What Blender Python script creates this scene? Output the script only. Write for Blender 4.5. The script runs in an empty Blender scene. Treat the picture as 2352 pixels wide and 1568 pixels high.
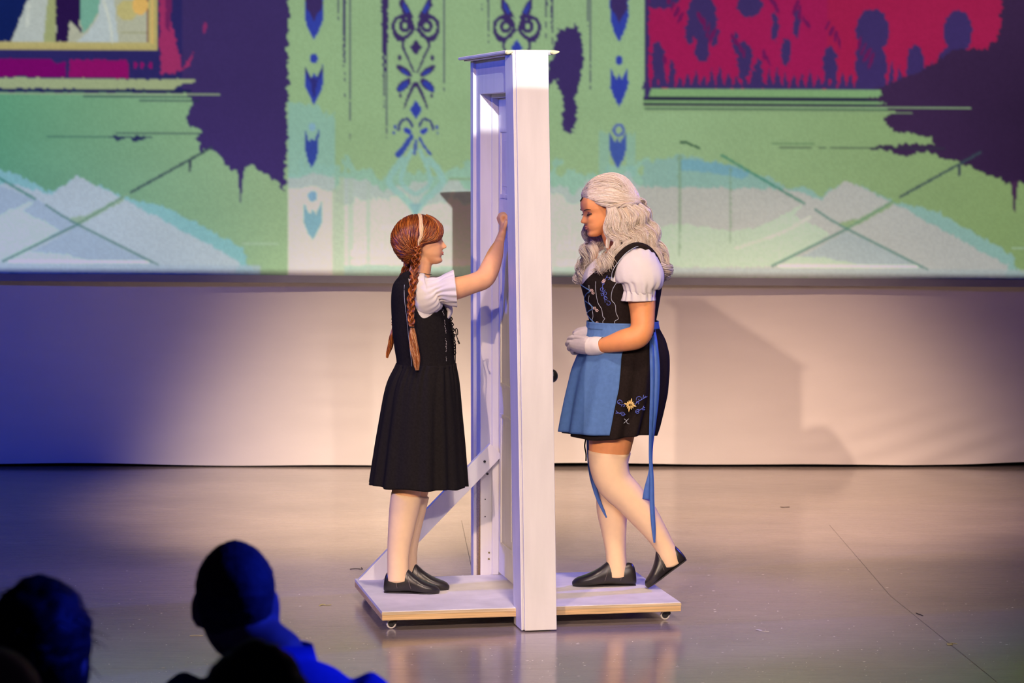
import bpy, math, random
import numpy as np
from mathutils import Vector, Matrix

random.seed(7)
rng = np.random.default_rng(7)
sc = bpy.context.scene
COL = sc.collection

# ------------------------------------------------------------------ camera
FPX = 6480.0                       # focal length in pixels of the 2352 px wide frame
CAM_H = 2.03
PITCH = math.atan((784 - 300) / FPX)
cam_d = bpy.data.cameras.new('camera')
cam_d.sensor_width = 36.0
cam_d.lens = 36.0 * FPX / 2352.0
cam_d.clip_end = 200
cam_d.dof.use_dof = True
cam_d.dof.focus_distance = 11.95
cam_d.dof.aperture_fstop = 5.6
cam = bpy.data.objects.new('camera', cam_d)
COL.objects.link(cam)
cam.location = (0, 0, CAM_H)
cam.rotation_euler = (math.pi / 2 - PITCH, 0, 0)
sc.camera = cam

# ------------------------------------------------------------------ world, exposure
wd = bpy.data.worlds.new('dark_hall')
sc.world = wd
wd.use_nodes = True
wd.node_tree.nodes['Background'].inputs[0].default_value = (0.10, 0.09, 0.30, 1)
wd.node_tree.nodes['Background'].inputs[1].default_value = 0.02
sc.view_settings.view_transform = 'Standard'
sc.view_settings.look = 'None'
sc.view_settings.gamma = 1.0
sc.view_settings.exposure = 0.0
sc.view_settings.use_curve_mapping = False


# ------------------------------------------------------------------ stage lights
def spot(name, loc, target, power, color, angle, blend, radius=0.06):
    d = bpy.data.lights.new(name, 'SPOT')
    d.energy = power
    d.color = color
    d.spot_size = math.radians(angle)
    d.spot_blend = blend
    d.shadow_soft_size = radius
    o = bpy.data.objects.new(name, d)
    COL.objects.link(o)
    o.location = loc
    o.rotation_euler = (Vector(target) - Vector(loc)).to_track_quat('-Z', 'Y').to_euler()
    return o


WARM_L = (1.0, 0.70, 0.52)
WARM_R = (1.0, 0.80, 0.68)
BLUE = (0.03, 0.09, 1.0)
spot('front_spot_left', (-6.5, -11.9, 9.6), (0.35, 13.3, 0.0), 12200, WARM_L, 10.6, 0.8, 0.12)
spot('front_spot_right', (4.6, -12.4, 9.9), (0.35, 13.3, 0.0), 7100, WARM_R, 9.4, 0.8, 0.12)
spot('front_spot_centre', (-0.9, -14.0, 10.6), (0.25, 13.4, 0.0), 5900, WARM_R, 9.2, 0.8, 0.12)
spot('overhead_wash', (0.4, 7.4, 8.2), (0.25, 13.0, 0.0), 1650, (1.0, 0.76, 0.62), 31, 1.0, 0.3)
w1 = spot('upstage_wash_left', (-1.0, 10.4, 7.4), (-0.90, 15.5, -0.20), 6500, (1.0, 0.73, 0.50), 30, 1.0, 0.25)
w2 = spot('upstage_wash_right', (1.8, 10.4, 7.4), (1.55, 15.5, -0.20), 4700, (1.0, 0.66, 0.45), 30, 1.0, 0.25)
w1.scale = (0.70, 1.0, 1.0)
w2.scale = (0.80, 1.0, 1.0)
spot('blue_side_left', (-6.5, 9.6, 4.2), (-0.2, 12.0, 1.2), 1150, BLUE, 26, 0.5, 0.15)
spot('blue_side_right', (6.0, 14.6, 4.6), (0.4, 12.0, 1.2), 1500, (0.10, 0.10, 1.0), 30, 0.5, 0.15)
spot('blue_front_left', (-5.5, 6.5, 6.0), (-4.2, 15.2, 0.4), 1500, BLUE, 38, 1.0, 0.15)
spot('blue_front_right', (5.5, 6.5, 6.0), (3.6, 15.6, 0.2), 230, (0.12, 0.07, 1.0), 40, 1.0, 0.15)
spot('blue_front_centre', (0.5, 3.0, 6.8), (0.3, 16.0, 1.5), 260, (0.20, 0.07, 1.0), 40, 1.0, 0.15)
spot('blue_house_right', (4.2, 6.4, 3.4), (-0.6, 5.4, 1.05), 1700, (0.01, 0.03, 1.0), 13.5, 0.3, 0.12)

# projector: a white beam gated to a rectangle, hung above the audience
pj = spot('projector_lamp', (0.31, 0.0, 4.30), (0.31, 10.0, 4.30), 8800, (1, 1, 1), 80, 0.0, 0.02)
pj.rotation_euler = (math.pi / 2, 0, 0)
pj.data.use_nodes = True
nt = pj.data.node_tree
em = nt.nodes['Emission']
tc = nt.nodes.new('ShaderNodeTexCoord')
sx = nt.nodes.new('ShaderNodeSeparateXYZ')
nt.links.new(tc.outputs['Normal'], sx.inputs[0])


def lm(op, a, b):
    n = nt.nodes.new('ShaderNodeMath')
    n.operation = op
    for i, v in enumerate((a, b)):
        if isinstance(v, (int, float)):
            n.inputs[i].default_value = v
        else:
            nt.links.new(v, n.inputs[i])
    return n.outputs[0]


zz = lm('ABSOLUTE', sx.outputs[2], 0)
uu = lm('DIVIDE', sx.outputs[0], zz)
vv = lm('DIVIDE', sx.outputs[1], zz)
vt = lm('ADD', vv, lm('MULTIPLY', uu, 0.006))
gate = lm('MULTIPLY', lm('GREATER_THAN', vt, -0.1845), lm('LESS_THAN', vv, 0.16))
gate = lm('MULTIPLY', gate, lm('LESS_THAN', lm('ABSOLUTE', uu, 0), 0.36))
# keep the screen evenly lit: undo the cosine fall-off of a flat throw
c2 = lm('ADD', lm('MULTIPLY', uu, uu), lm('MULTIPLY', vv, vv))
even = lm('ADD', lm('MULTIPLY', c2, 1.5), 1.0)
# the foot of the projected picture is thrown a little dimmer than the rest
mr = nt.nodes.new('ShaderNodeMapRange')
mr.inputs[1].default_value, mr.inputs[2].default_value, mr.inputs[3].default_value, mr.inputs[4].default_value = -0.150, -0.125, 0.62, 1.0
nt.links.new(vv, mr.inputs[0])
nt.links.new(lm('MULTIPLY', lm('MULTIPLY', gate, even), mr.outputs[0]), em.inputs['Strength'])


# ------------------------------------------------------------------ pixel helpers (2352 x 1568 frame)
CP, SP = math.cos(PITCH), math.sin(PITCH)


def ray(x, y):
    u = (x - 1176) / FPX
    v = (784 - y) / FPX
    return np.array([u, CP + v * SP, -SP + v * CP])


def W(x, y, Y):
    r = ray(x, y)
    return np.array([0, 0, CAM_H]) + r * (Y / r[1])


def G(x, y, z=0.0):
    r = ray(x, y)
    return np.array([0, 0, CAM_H]) + r * ((z - CAM_H) / r[2])


def lin(r, g, b):
    f = lambda c: (c / 255 / 12.92) if c / 255 <= 0.04045 else ((c / 255 + 0.055) / 1.055) ** 2.4
    return (f(r), f(g), f(b))


# ------------------------------------------------------------------ mesh helpers
def fast_mesh(name, verts, quads):
    verts = np.asarray(verts, dtype=np.float32)
    quads = np.asarray(quads, dtype=np.int32)
    me = bpy.data.meshes.new(name)
    me.vertices.add(len(verts))
    me.vertices.foreach_set('co', verts.ravel())
    k = quads.shape[1]
    me.loops.add(len(quads) * k)
    me.loops.foreach_set('vertex_index', quads.ravel())
    me.polygons.add(len(quads))
    me.polygons.foreach_set('loop_start', np.arange(0, len(quads) * k, k, dtype=np.int32))
    me.polygons.foreach_set('loop_total', np.full(len(quads), k, dtype=np.int32))
    me.update(calc_edges=True)
    me.validate()
    return me


def link(name, me, mat, parent=None, smooth=True):
    if mat:
        me.materials.append(mat)
    if smooth:
        me.polygons.foreach_set('use_smooth', np.ones(len(me.polygons), dtype=bool))
    o = bpy.data.objects.new(name, me)
    COL.objects.link(o)
    if parent:
        o.parent = parent
        if parent.parent is not None or parent.location.length > 0 or parent.rotation_euler.z:
            pass
    return o


def pyobj(name, verts, faces, mat, parent=None, smooth=True):
    me = bpy.data.meshes.new(name)
    me.from_pydata([tuple(map(float, v)) for v in verts], [], [tuple(int(i) for i in f) for f in faces])
    me.update()
    return link(name, me, mat, parent, smooth)


def tag(o, label=None, cat=None, group=None, kind=None):
    if label: o['label'] = label
    if cat: o['category'] = cat
    if group: o['group'] = group
    if kind: o['kind'] = kind
    return o


def empty(name, loc=(0, 0, 0), rz=0.0):
    o = bpy.data.objects.new(name, None)
    COL.objects.link(o)
    o.location = loc
    o.rotation_euler = (0, 0, rz)
    o.empty_display_size = 0.1
    return o


def world_child(o, parent):
    """parent o (whose mesh is in world coordinates) under an Empty without moving it"""
    o.parent = parent
    p = parent
    chain = Matrix.Identity(4)
    while p is not None:
        chain = (Matrix.Translation(p.location) @ p.rotation_euler.to_matrix().to_4x4()) @ chain if p.parent is None \
            else p.matrix_parent_inverse @ Matrix.Translation(p.location) @ p.rotation_euler.to_matrix().to_4x4() @ chain
        p = p.parent
    o.matrix_parent_inverse = chain.inverted()
    return o


class Shell:
    """collects vertices and faces of one mesh"""

    def __init__(self):
        self.v, self.f = [], []

    def add(self, verts, faces):
        n = len(self.v)
        self.v += [tuple(map(float, p)) for p in verts]
        self.f += [tuple(int(i) + n for i in f) for f in faces]
        return self

    def box(self, x0, x1, y0, y1, z0, z1, shear=(0, 0), bev=0.0):
        sh = lambda x, y, z: (x + shear[0] * z, y + shear[1] * z, z)
        if bev <= 0:
            vs = [sh(x, y, z) for z in (z0, z1) for x, y in ((x0, y0), (x1, y0), (x1, y1), (x0, y1))]
            fs = [(3, 2, 1, 0), (4, 5, 6, 7), (0, 1, 5, 4), (1, 2, 6, 5), (2, 3, 7, 6), (3, 0, 4, 7)]
            return self.add(vs, fs)
        b = bev
        rings = []
        for z, i in ((z0, b), (z0 + b, 0), (z1 - b, 0), (z1, b)):
            xa, xb, ya, yb = x0 + i, x1 - i, y0 + i, y1 - i
            c = b if i == 0 else b * 0.4
            rings.append([sh(*p, z) for p in ((xa + c, ya), (xb - c, ya), (xb, ya + c), (xb, yb - c), (xb - c, yb), (xa + c, yb), (xa, yb - c), (xa, ya + c))])
        vs = [p for r in rings for p in r]
        fs = [tuple(range(7, -1, -1)), tuple(range(24, 32))]
        for r in range(3):
            for j in range(8):
                fs.append((r * 8 + j, r * 8 + (j + 1) % 8, r * 8 + 8 + (j + 1) % 8, r * 8 + 8 + j))
        return self.add(vs, fs)

    def build(self, name, mat, parent=None, smooth=False):
        return pyobj(name, self.v, self.f, mat, parent, smooth)


def catmull(pts, m):
    """resample rows of pts (n,k) with Catmull-Rom to m rows"""
    p = np.asarray(pts, float)
    n = len(p)
    t = np.linspace(0, n - 1, m)
    i = np.clip(t.astype(int), 0, n - 2)
    f = (t - i)[:, None]
    p0, p1, p2, p3 = p[np.clip(i - 1, 0, n - 1)], p[i], p[i + 1], p[np.clip(i + 2, 0, n - 1)]
    return 0.5 * (2 * p1 + (p2 - p0) * f + (2 * p0 - 5 * p1 + 4 * p2 - p3) * f ** 2 + (3 * p1 - p0 - 3 * p2 + p3) * f ** 3)


def grid_quads(nu, nv, wrap=True):
    q = []
    for j in range(nv - 1):
        for i in range(nu if wrap else nu - 1):
            a, b = j * nu + i, j * nu + (i + 1) % nu
            q.append((a, b, b + nu, a + nu))
    return q


def limb(pts, m=24, n=16, ref=(0, 1, 0)):
    """pts rows: x, y, z, radius across, radius along ref -> closed tapered tube"""
    p = catmull(pts, m)
    c, r1, r2 = p[:, :3], np.maximum(p[:, 3], 1e-4), np.maximum(p[:, 4], 1e-4)
    t = np.gradient(c, axis=0)
    t /= np.linalg.norm(t, axis=1)[:, None] + 1e-12
    ref = np.array(ref, float)
    b = ref - (t @ ref)[:, None] * t
    b /= np.linalg.norm(b, axis=1)[:, None] + 1e-12
    a = np.cross(t, b)
    u = np.linspace(0, 2 * math.pi, n, endpoint=False)
    v = c[:, None] + r1[:, None, None] * np.cos(u)[None, :, None] * a[:, None] + r2[:, None, None] * np.sin(u)[None, :, None] * b[:, None]
    v = v.reshape(-1, 3)
    f = grid_quads(n, m)
    v = np.vstack([v, c[0] - t[0] * r1[0] * 0.5, c[-1] + t[-1] * r1[-1] * 0.5])
    s, e = len(v) - 2, len(v) - 1
    for i in range(n):
        f.append((s, (i + 1) % n, i))
        f.append((e, (m - 1) * n + i, (m - 1) * n + (i + 1) % n))
    return v, f


def blob(c, r, n=14, m=10, R=None):
    v, f = [], []
    for j in range(m + 1):
        th = math.pi * j / m
        for i in range(n):
            u = 2 * math.pi * i / n
            v.append((math.sin(th) * math.cos(u) * r[0], math.sin(th) * math.sin(u) * r[1], math.cos(th) * r[2]))
    v = np.array(v)
    if R is not None:
        v = v @ np.array(R).T
    return v + np.array(c), [q[::-1] for q in grid_quads(n, m + 1)]


def remeshed(name, shells, voxel, mat, parent, smooth_it=2):
    s = Shell()
    for v, f in shells:
        s.add(v, f)
    me = bpy.data.meshes.new('tmp')
    me.from_pydata(s.v, [], s.f)
    o = bpy.data.objects.new('tmp', me)
    COL.objects.link(o)
    r = o.modifiers.new('r', 'REMESH')
    r.mode = 'VOXEL'
    r.voxel_size = voxel
    if smooth_it:
        k = o.modifiers.new('s', 'SMOOTH')
        k.factor = 0.5
        k.iterations = smooth_it
    dg = bpy.context.evaluated_depsgraph_get()
    out = bpy.data.meshes.new_from_object(o.evaluated_get(dg))
    bpy.data.objects.remove(o)
    bpy.data.meshes.remove(me)
    out.name = name
    ob = link(name, out, mat, None, True)
    if parent:
        world_child(ob, parent)
    return ob


def strand_arrays(P, R, sides=3, seed=0):
    """P (S,N,3) centre lines, R (S,N) radii"""
    S, N = P.shape[:2]
    g = np.random.default_rng(seed)
    t = np.gradient(P, axis=1)
    t /= np.linalg.norm(t, axis=2)[..., None] + 1e-12
    ref = g.normal(size=(S, 1, 3))
    b = np.cross(t, ref)
    b /= np.linalg.norm(b, axis=2)[..., None] + 1e-12
    a = np.cross(t, b)
    u = np.linspace(0, 2 * math.pi, sides, endpoint=False)
    v = P[:, :, None] + R[:, :, None, None] * (np.cos(u)[None, None, :, None] * a[:, :, None] + np.sin(u)[None, None, :, None] * b[:, :, None])
    idx = np.arange(S * N * sides).reshape(S, N, sides)
    nx = np.roll(idx, -1, axis=2)
    q = np.stack([idx[:, :-1], nx[:, :-1], nx[:, 1:], idx[:, 1:]], axis=-1).reshape(-1, 4)
    return v.reshape(-1, 3), q


def strands(name, groups, mat, parent, seed=0):
    """groups: list of (P, R); one mesh with a random tint per strand in attribute 'tint'"""
    V, Q, T = [], [], []
    n = 0
    g = np.random.default_rng(seed + 99)
    for P, R in groups:
        v, q = strand_arrays(P, R, 3, seed + n % 997)
        V.append(v); Q.append(q + n)
        T.append(np.repeat(g.random(P.shape[0]), P.shape[1] * 3))
        n += len(v)
    me = fast_mesh(name, np.vstack(V), np.vstack(Q))
    at = me.attributes.new('tint', 'FLOAT', 'POINT')
    at.data.foreach_set('value', np.concatenate(T).astype(np.float32))
    o = link(name, me, mat, None, True)
    world_child(o, parent)
    return o


# ------------------------------------------------------------------ materials
def mat(name, color, rough=0.6, spec=0.5, var=0.0, scale=20.0, bump=0.0, bscale=200.0, metallic=0.0, stretch=(1, 1, 1), sheen=0.0, sss=0.0, color2=None, coat=0.0):
    m = bpy.data.materials.new(name)
    m.use_nodes = True
    t = m.node_tree
    b = t.nodes['Principled BSDF']
    b.inputs['Base Color'].default_value = (*color, 1)
    b.inputs['Roughness'].default_value = rough
    b.inputs['Specular IOR Level'].default_value = spec
    b.inputs['Metallic'].default_value = metallic
    b.inputs['Sheen Weight'].default_value = sheen
    b.inputs['Coat Weight'].default_value = coat
    if sss:
        b.inputs['Subsurface Weight'].default_value = sss
        b.inputs['Subsurface Radius'].default_value = (0.012, 0.005, 0.003)
        b.inputs['Subsurface Scale'].default_value = 1.0
    if var or bump:
        c = t.nodes.new('ShaderNodeTexCoord')
        mp = t.nodes.new('ShaderNodeMapping')
        mp.inputs['Scale'].default_value = stretch
        t.links.new(c.outputs['Object'], mp.inputs[0])
    if var:
        nz = t.nodes.new('ShaderNodeTexNoise')
        nz.inputs['Scale'].default_value = scale
        nz.inputs['Detail'].default_value = 5
        t.links.new(mp.outputs[0], nz.inputs['Vector'])
        r = t.nodes.new('ShaderNodeValToRGB')
        r.color_ramp.elements[0].position = 0.3
        r.color_ramp.elements[1].position = 0.7
        lo = color2 or tuple(max(0, k * (1 - var)) for k in color)
        hi = tuple(min(1, k * (1 + var * 0.6)) for k in color)
        r.color_ramp.elements[0].color = (*lo, 1)
        r.color_ramp.elements[1].color = (*hi, 1)
        t.links.new(nz.outputs[0], r.inputs[0])
        t.links.new(r.outputs[0], b.inputs['Base Color'])
    if bump:
        n2 = t.nodes.new('ShaderNodeTexNoise')
        n2.inputs['Scale'].default_value = bscale
        n2.inputs['Detail'].default_value = 4
        t.links.new(mp.outputs[0], n2.inputs['Vector'])
        bp = t.nodes.new('ShaderNodeBump')
        bp.inputs['Strength'].default_value = bump
        bp.inputs['Distance'].default_value = 0.004
        t.links.new(n2.outputs[0], bp.inputs['Height'])
        t.links.new(bp.outputs[0], b.inputs['Normal'])
    return m


def hair_mat(name, dark, mid, light, rough=0.35, spec=0.5):
    m = bpy.data.materials.new(name)
    m.use_nodes = True
    t = m.node_tree
    b = t.nodes['Principled BSDF']
    b.inputs['Roughness'].default_value = rough
    b.inputs['Specular IOR Level'].default_value = spec
    a = t.nodes.new('ShaderNodeAttribute')
    a.attribute_name = 'tint'
    r = t.nodes.new('ShaderNodeValToRGB')
    e = r.color_ramp.elements
    e[0].position, e[0].color = 0.1, (*dark, 1)
    e[1].position, e[1].color = 0.95, (*light, 1)
    k = e.new(0.55)
    k.color = (*mid, 1)
    t.links.new(a.outputs['Fac'], r.inputs[0])
    t.links.new(r.outputs[0], b.inputs['Base Color'])
    return m


M = {}
M['white_paint'] = mat('white_paint', (0.80, 0.78, 0.76), 0.45, 0.4, 0.06, 3.0, 0.08, 60, stretch=(6, 6, 1))
M['platform_paint'] = mat('platform_paint', (0.80, 0.77, 0.75), 0.6, 0.3, 0.12, 9.0, 0.05, 80)
M['pine'] = mat('pine', (0.74, 0.50, 0.24), 0.55, 0.3, 0.35, 7.0, 0.1, 60, stretch=(0.6, 14, 22))
M['ply_edge'] = mat('ply_edge', (0.72, 0.56, 0.34), 0.6, 0.3, 0.5, 10.0, 0.1, 60, stretch=(0.5, 4, 90))
M['black_metal'] = mat('black_metal', (0.02, 0.02, 0.02), 0.4, 0.5)
M['castor_rim'] = mat('castor_rim', (0.70, 0.66, 0.60), 0.45, 0.5)
M['masking_tape'] = mat('masking_tape', (0.72, 0.66, 0.40), 0.6, 0.3)
M['knob_metal'] = mat('knob_metal', (0.03, 0.03, 0.03), 0.3, 0.5, metallic=0.6)

# ================================================================== THE SETTING
WALL_Y = 16.95
# floor: worn grey vinyl with a soft gloss
fm = bpy.data.materials.new('stage_vinyl')
fm.use_nodes = True
t = fm.node_tree
b = t.nodes['Principled BSDF']
c = t.nodes.new('ShaderNodeTexCoord')


def noise(scale, stretch, detail=6, rough=0.6):
    mp = t.nodes.new('ShaderNodeMapping')
    mp.inputs['Scale'].default_value = stretch
    t.links.new(c.outputs['Object'], mp.inputs[0])
    nz = t.nodes.new('ShaderNodeTexNoise')
    nz.inputs['Scale'].default_value = scale
    nz.inputs['Detail'].default_value = detail
    nz.inputs['Roughness'].default_value = rough
    t.links.new(mp.outputs[0], nz.inputs['Vector'])
    return nz.outputs[0]


def ramp(src, p0, c0, p1, c1):
    r = t.nodes.new('ShaderNodeValToRGB')
    r.color_ramp.elements[0].position, r.color_ramp.elements[0].color = p0, c0
    r.color_ramp.elements[1].position, r.color_ramp.elements[1].color = p1, c1
    t.links.new(src, r.inputs[0])
    return r.outputs[0]


def mixc(a, bb, fac, mode='MULTIPLY'):
    n = t.nodes.new('ShaderNodeMix')
    n.data_type = 'RGBA'
    n.blend_type = mode
    n.inputs[0].default_value = fac
    t.links.new(a, n.inputs[6])
    t.links.new(bb, n.inputs[7])
    return n.outputs[2]


base = ramp(noise(1.1, (1, 1.4, 1)), 0.3, (0.27, 0.225, 0.205, 1), 0.72, (0.40, 0.335, 0.305, 1))
streak = ramp(noise(5.0, (0.8, 16, 1), 8, 0.75), 0.36, (0.72, 0.72, 0.72, 1), 0.58, (1.05, 1.05, 1.05, 1))
grainy = ramp(noise(60.0, (1, 2.5, 1), 3), 0.3, (0.8, 0.8, 0.8, 1), 0.7, (1.1, 1.1, 1.1, 1))
t.links.new(mixc(mixc(base, streak, 0.55), grainy, 0.5), b.inputs['Base Color'])
rr = ramp(noise(6.0, (0.7, 9, 1), 6), 0.3, (0.09, 0.09, 0.09, 1), 0.75, (0.20, 0.20, 0.20, 1))
t.links.new(rr, b.inputs['Roughness'])
b.inputs['Specular IOR Level'].default_value = 0.85
bp = t.nodes.new('ShaderNodeBump')
bp.inputs['Strength'].default_value = 0.06
bp.inputs['Distance'].default_value = 0.003
t.links.new(noise(30.0, (0.5, 6, 1), 5), bp.inputs['Height'])
t.links.new(bp.outputs[0], b.inputs['Normal'])

# the vinyl is laid in strips that butt at seams running across the stage
fl = empty('floor')
tag(fl, 'scuffed grey stage floor of vinyl strips with a soft gloss', kind='structure')
SEAMS = [0.5, 2.6, 4.6, 6.6, 8.6, 10.55, 12.47, 14.5, 16.3, 18.2]
for i in range(len(SEAMS) - 1):
    s = Shell().box(-8, 8, SEAMS[i] + 0.0012, SEAMS[i + 1] - 0.0012, -0.004, 0.0)
    s.build('vinyl_strip', fm, fl)
s = Shell().box(-8.2, 8.2, 0.2, 18.4, -0.12, -0.0042)
s.build('subfloor', mat('subfloor', (0.05, 0.045, 0.04), 0.8), fl)

wb = Shell().box(-8, 8, WALL_Y + 0.24, WALL_Y + 0.40, 0, 6.2).build('wall_back', mat('black_wall', (0.012, 0.012, 0.014), 0.9, 0.2))
tag(wb, 'black rear wall of the stage behind the cloth and the screen', kind='structure')

# ------------------------------------------------------------------ white cloth below the screen
cm = mat('white_cloth', (0.78, 0.74, 0.70), 0.9, 0.15, 0.03, 2.0, 0.12, 90, stretch=(1, 1, 3))


def vnoise(x, y, sxx, syy, seed):
    g = np.random.default_rng(seed)
    tb = g.random((256, 256)) * 2 - 1
    xx, yy = np.asarray(x) / sxx, np.asarray(y) / syy
    xi, yi = np.floor(xx).astype(int), np.floor(yy).astype(int)
    fx, fy = xx - xi, yy - yi
    fx, fy = fx * fx * (3 - 2 * fx), fy * fy * (3 - 2 * fy)
    h = lambda i, j: tb[i % 256, j % 256]
    return (h(xi, yi) * (1 - fx) + h(xi + 1, yi) * fx) * (1 - fy) + (h(xi, yi + 1) * (1 - fx) + h(xi + 1, yi + 1) * fx) * fy


xs = np.linspace(-5.8, 5.8, 240)
zs = np.linspace(0.0, 1.0, 46)
XX, TT = np.meshgrid(xs, zs)
hem = 0.016 + 0.007 * np.sin(XX * 1.7 + 0.5) + 0.004 * np.sin(XX * 4.3) + np.clip(XX - 1.6, 0, 3) * 0.010
ZZ = hem + (1.24 - hem) * TT
wr = 0.0055 * vnoise(XX, ZZ, 0.55, 0.045, 3) * np.clip(vnoise(XX, ZZ, 0.5, 0.4, 5) + 0.15, 0, 1)
wr += 0.010 * vnoise(XX, ZZ, 0.9, 0.6, 8) + 0.012 * np.sin(XX * 2.1)
# slanting pull folds towards the lower right corner
wr += 0.006 * np.sin((ZZ - 0.34 * XX) * 42) * np.clip((XX - 1.5) / 1.2, 0, 1) * np.clip(1 - ZZ / 0.55, 0, 1)
V = np.stack([XX, WALL_Y + 0.02 + wr, ZZ], -1).reshape(-1, 3)
V2 = V + np.array([0, 0.004, 0])
q = np.array(grid_quads(240, 46, False))
cl = link('backdrop_cloth', fast_mesh('backdrop_cloth', np.vstack([V, V2]), np.vstack([q, q[:, ::-1] + len(V)])), cm)
tag(cl, 'plain white cloth hanging below the projection screen down to the floor', 'cloth')
# ================================================================== PROJECTION SCREEN
SCR_Y = WALL_Y - 0.035
xa = np.concatenate([np.arange(-912, -12, 30), np.arange(-12, 2365, 3.0), np.arange(2370, 3290, 30)])
ya = np.concatenate([np.arange(-760, -14, 14), np.arange(-14, 629, 3.0), [628.0]])
ya = np.unique(ya)
X, Y = np.meshgrid(xa, ya)                      # Y is measured so that the picture ends at 628 everywhere
X = X.astype(float)
Y = Y.astype(float)
NX = 0.6 * vnoise(X, Y, 16, 5, 11) + 0.4 * vnoise(X, Y, 45, 9, 12)      # streaky displacement fields
NY = 0.6 * vnoise(X, Y, 6, 14, 13) + 0.4 * vnoise(X, Y, 14, 30, 14)
NR = vnoise(X, Y, 40, 30, 15)
IMG = np.zeros(X.shape + (3,))


def put(mask, col, a=1.0):
    c3 = np.array(lin(*col)) if not isinstance(col, np.ndarray) else col
    mk = (mask.astype(float) * a)[..., None]
    IMG[:] = IMG * (1 - mk) + c3 * mk


def inpoly(pts, xs, ys):
    m = np.zeros(xs.shape, bool)
    n = len(pts)
    for i in range(n):
        x0, y0 = pts[i]
        x1, y1 = pts[(i + 1) % n]
        if y0 == y1:
            continue
        c = ((ys < y0) != (ys < y1)) & (xs < (x1 - x0) * (ys - y0) / (y1 - y0) + x0)
        m ^= c
    return m


def poly(pts, col, rx=0.0, ry=0.0, a=1.0):
    put(inpoly(pts, X + rx * NX, Y + ry * NY), col, a)


def ell(cx, cy, ra, rb, col, rot=0.0, ring=0.0, a=1.0):
    c, s = math.cos(rot), math.sin(rot)
    dx, dy = X - cx, Y - cy
    d = np.hypot((dx * c + dy * s) / ra, (-dx * s + dy * c) / rb)
    put((np.abs(d - 1) < ring) if ring else (d < 1), col, a)


def stroke(pts, w, col, a=1.0, w1=None, rag=0.0):
    pts = catmull(pts, max(2, 6 * len(pts))) if len(pts) > 2 else np.array(pts, float)
    mk = np.zeros(X.shape, bool)
    n = len(pts) - 1
    xs, ys = X + rag * NX, Y + rag * NY
    for i in range(n):
        (x0, y0), (x1, y1) = pts[i], pts[i + 1]
        ww = w if w1 is None else w + (w1 - w) * (i + 0.5) / n
        L2 = (x1 - x0) ** 2 + (y1 - y0) ** 2 + 1e-9
        tt = np.clip(((xs - x0) * (x1 - x0) + (ys - y0) * (y1 - y0)) / L2, 0, 1)
        mk |= np.hypot(xs - x0 - tt * (x1 - x0), ys - y0 - tt * (y1 - y0)) < ww / 2 + 0.6
    put(mk, col, a)


def spike(x, y0, y1, w, col, rag=2.0):
    poly([(x - w / 2, y0), (x + w / 2, y0), (x + w * 0.3, y0 + (y1 - y0) * 0.6), (x, y1), (x - w * 0.3, y0 + (y1 - y0) * 0.6)], col, rag, 0)


# ground tone of the picture: sage green, cooler to the left and yellower to the right
g0, g1, g2 = (np.array(lin(*k)) for k in ((104, 166, 128), (158, 190, 146), (142, 170, 112)))
tl = np.clip(X / 620, 0, 1)[..., None]
tr = np.clip((X - 1500) / 800, 0, 1)[..., None]
IMG[:] = (g0 * (1 - tl) + g1 * tl) * (1 - tr) + g2 * tr
top = np.clip((Y - 200) / 250, 0, 1)[..., None]
IMG[:] = IMG * (1 - 0.12 * top)
PUR, PURL, PURR = (66, 50, 108), (52, 48, 112), (70, 44, 76)  # darks of the projected picture: purple stage light put into the colour
NAVY = (26, 36, 104)
BLU, BLUD = (56, 70, 176), (54, 52, 130)
TEAL, LIL, MINT, PALE = (146, 190, 178), (178, 190, 188), (200, 216, 194), (208, 212, 196)

# ---- middle of the hall: pale haze near the floor
hz = Y + 15 * NY + 30 * NR
mid = (X > 662) & (X < 1580)
put(mid & (hz > 378), TEAL, 0.75)
put(mid & (hz > 412), LIL, 0.9)
put(mid & (hz > 452), MINT, 1.0)
put((X > 662) & (X < 770) & (Y + 14 * NY + 26 * NR > 240 + (X - 680) * 0.35), (146, 190, 180), 0.8)
put((X > 662) & (X < 770) & (Y + 8 * NR > 400), LIL, 0.9)
put((X > 662) & (X < 770) & (Y + 8 * NR > 428), PALE, 1.0)
put((X > 762) & (X < 790) & (hz > 400), (172, 190, 168), 0.8)
put((X > 800) & (X < 812) & (hz > 420), (170, 190, 176), 0.6)
for (a0, a1, b0, b1) in ((806, 1000, 568, 584), (870, 1035, 512, 526), (806, 1085, 590, 604), (1278, 1330, 588, 602), (1280, 1400, 560, 566)):
    put((X > a0) & (X < a1) & (Y > b0) & (Y < b1), (216, 226, 202), 0.9)
for k in range(16):                                    # small white rail shapes far back in the picture
    px = 812 + k * 12.5
    poly([(px, 572), (px + 3, 545 + 10 * math.sin(k * 2.1)), (px + 6, 572)], (220, 228, 206))
for k in range(7):
    px = 1282 + k * 11
    poly([(px, 560), (px + 4, 520 + 22 * math.sin(k * 1.7 + 1)), (px + 8, 560)], (214, 222, 204), 1, 0)
put((X > 790) & (X < 1090) & (Y + 4 * NR > 606), (158, 186, 178), 0.8)
put((X > 1270) & (Y + 4 * NR > 604) & (X < 1600), (172, 196, 184), 0.7)
for xx, yy0, yy1, ww in ((845, 420, 500, 10), (1040, 405, 408, 0),):
    if ww: put((np.abs(X - xx) < ww / 2) & (hz > yy0), (170, 188, 178), 0.6)
put((X > 1030) & (X < 1090) & (np.abs(Y - 405) < 3), (140, 172, 140))

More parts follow.
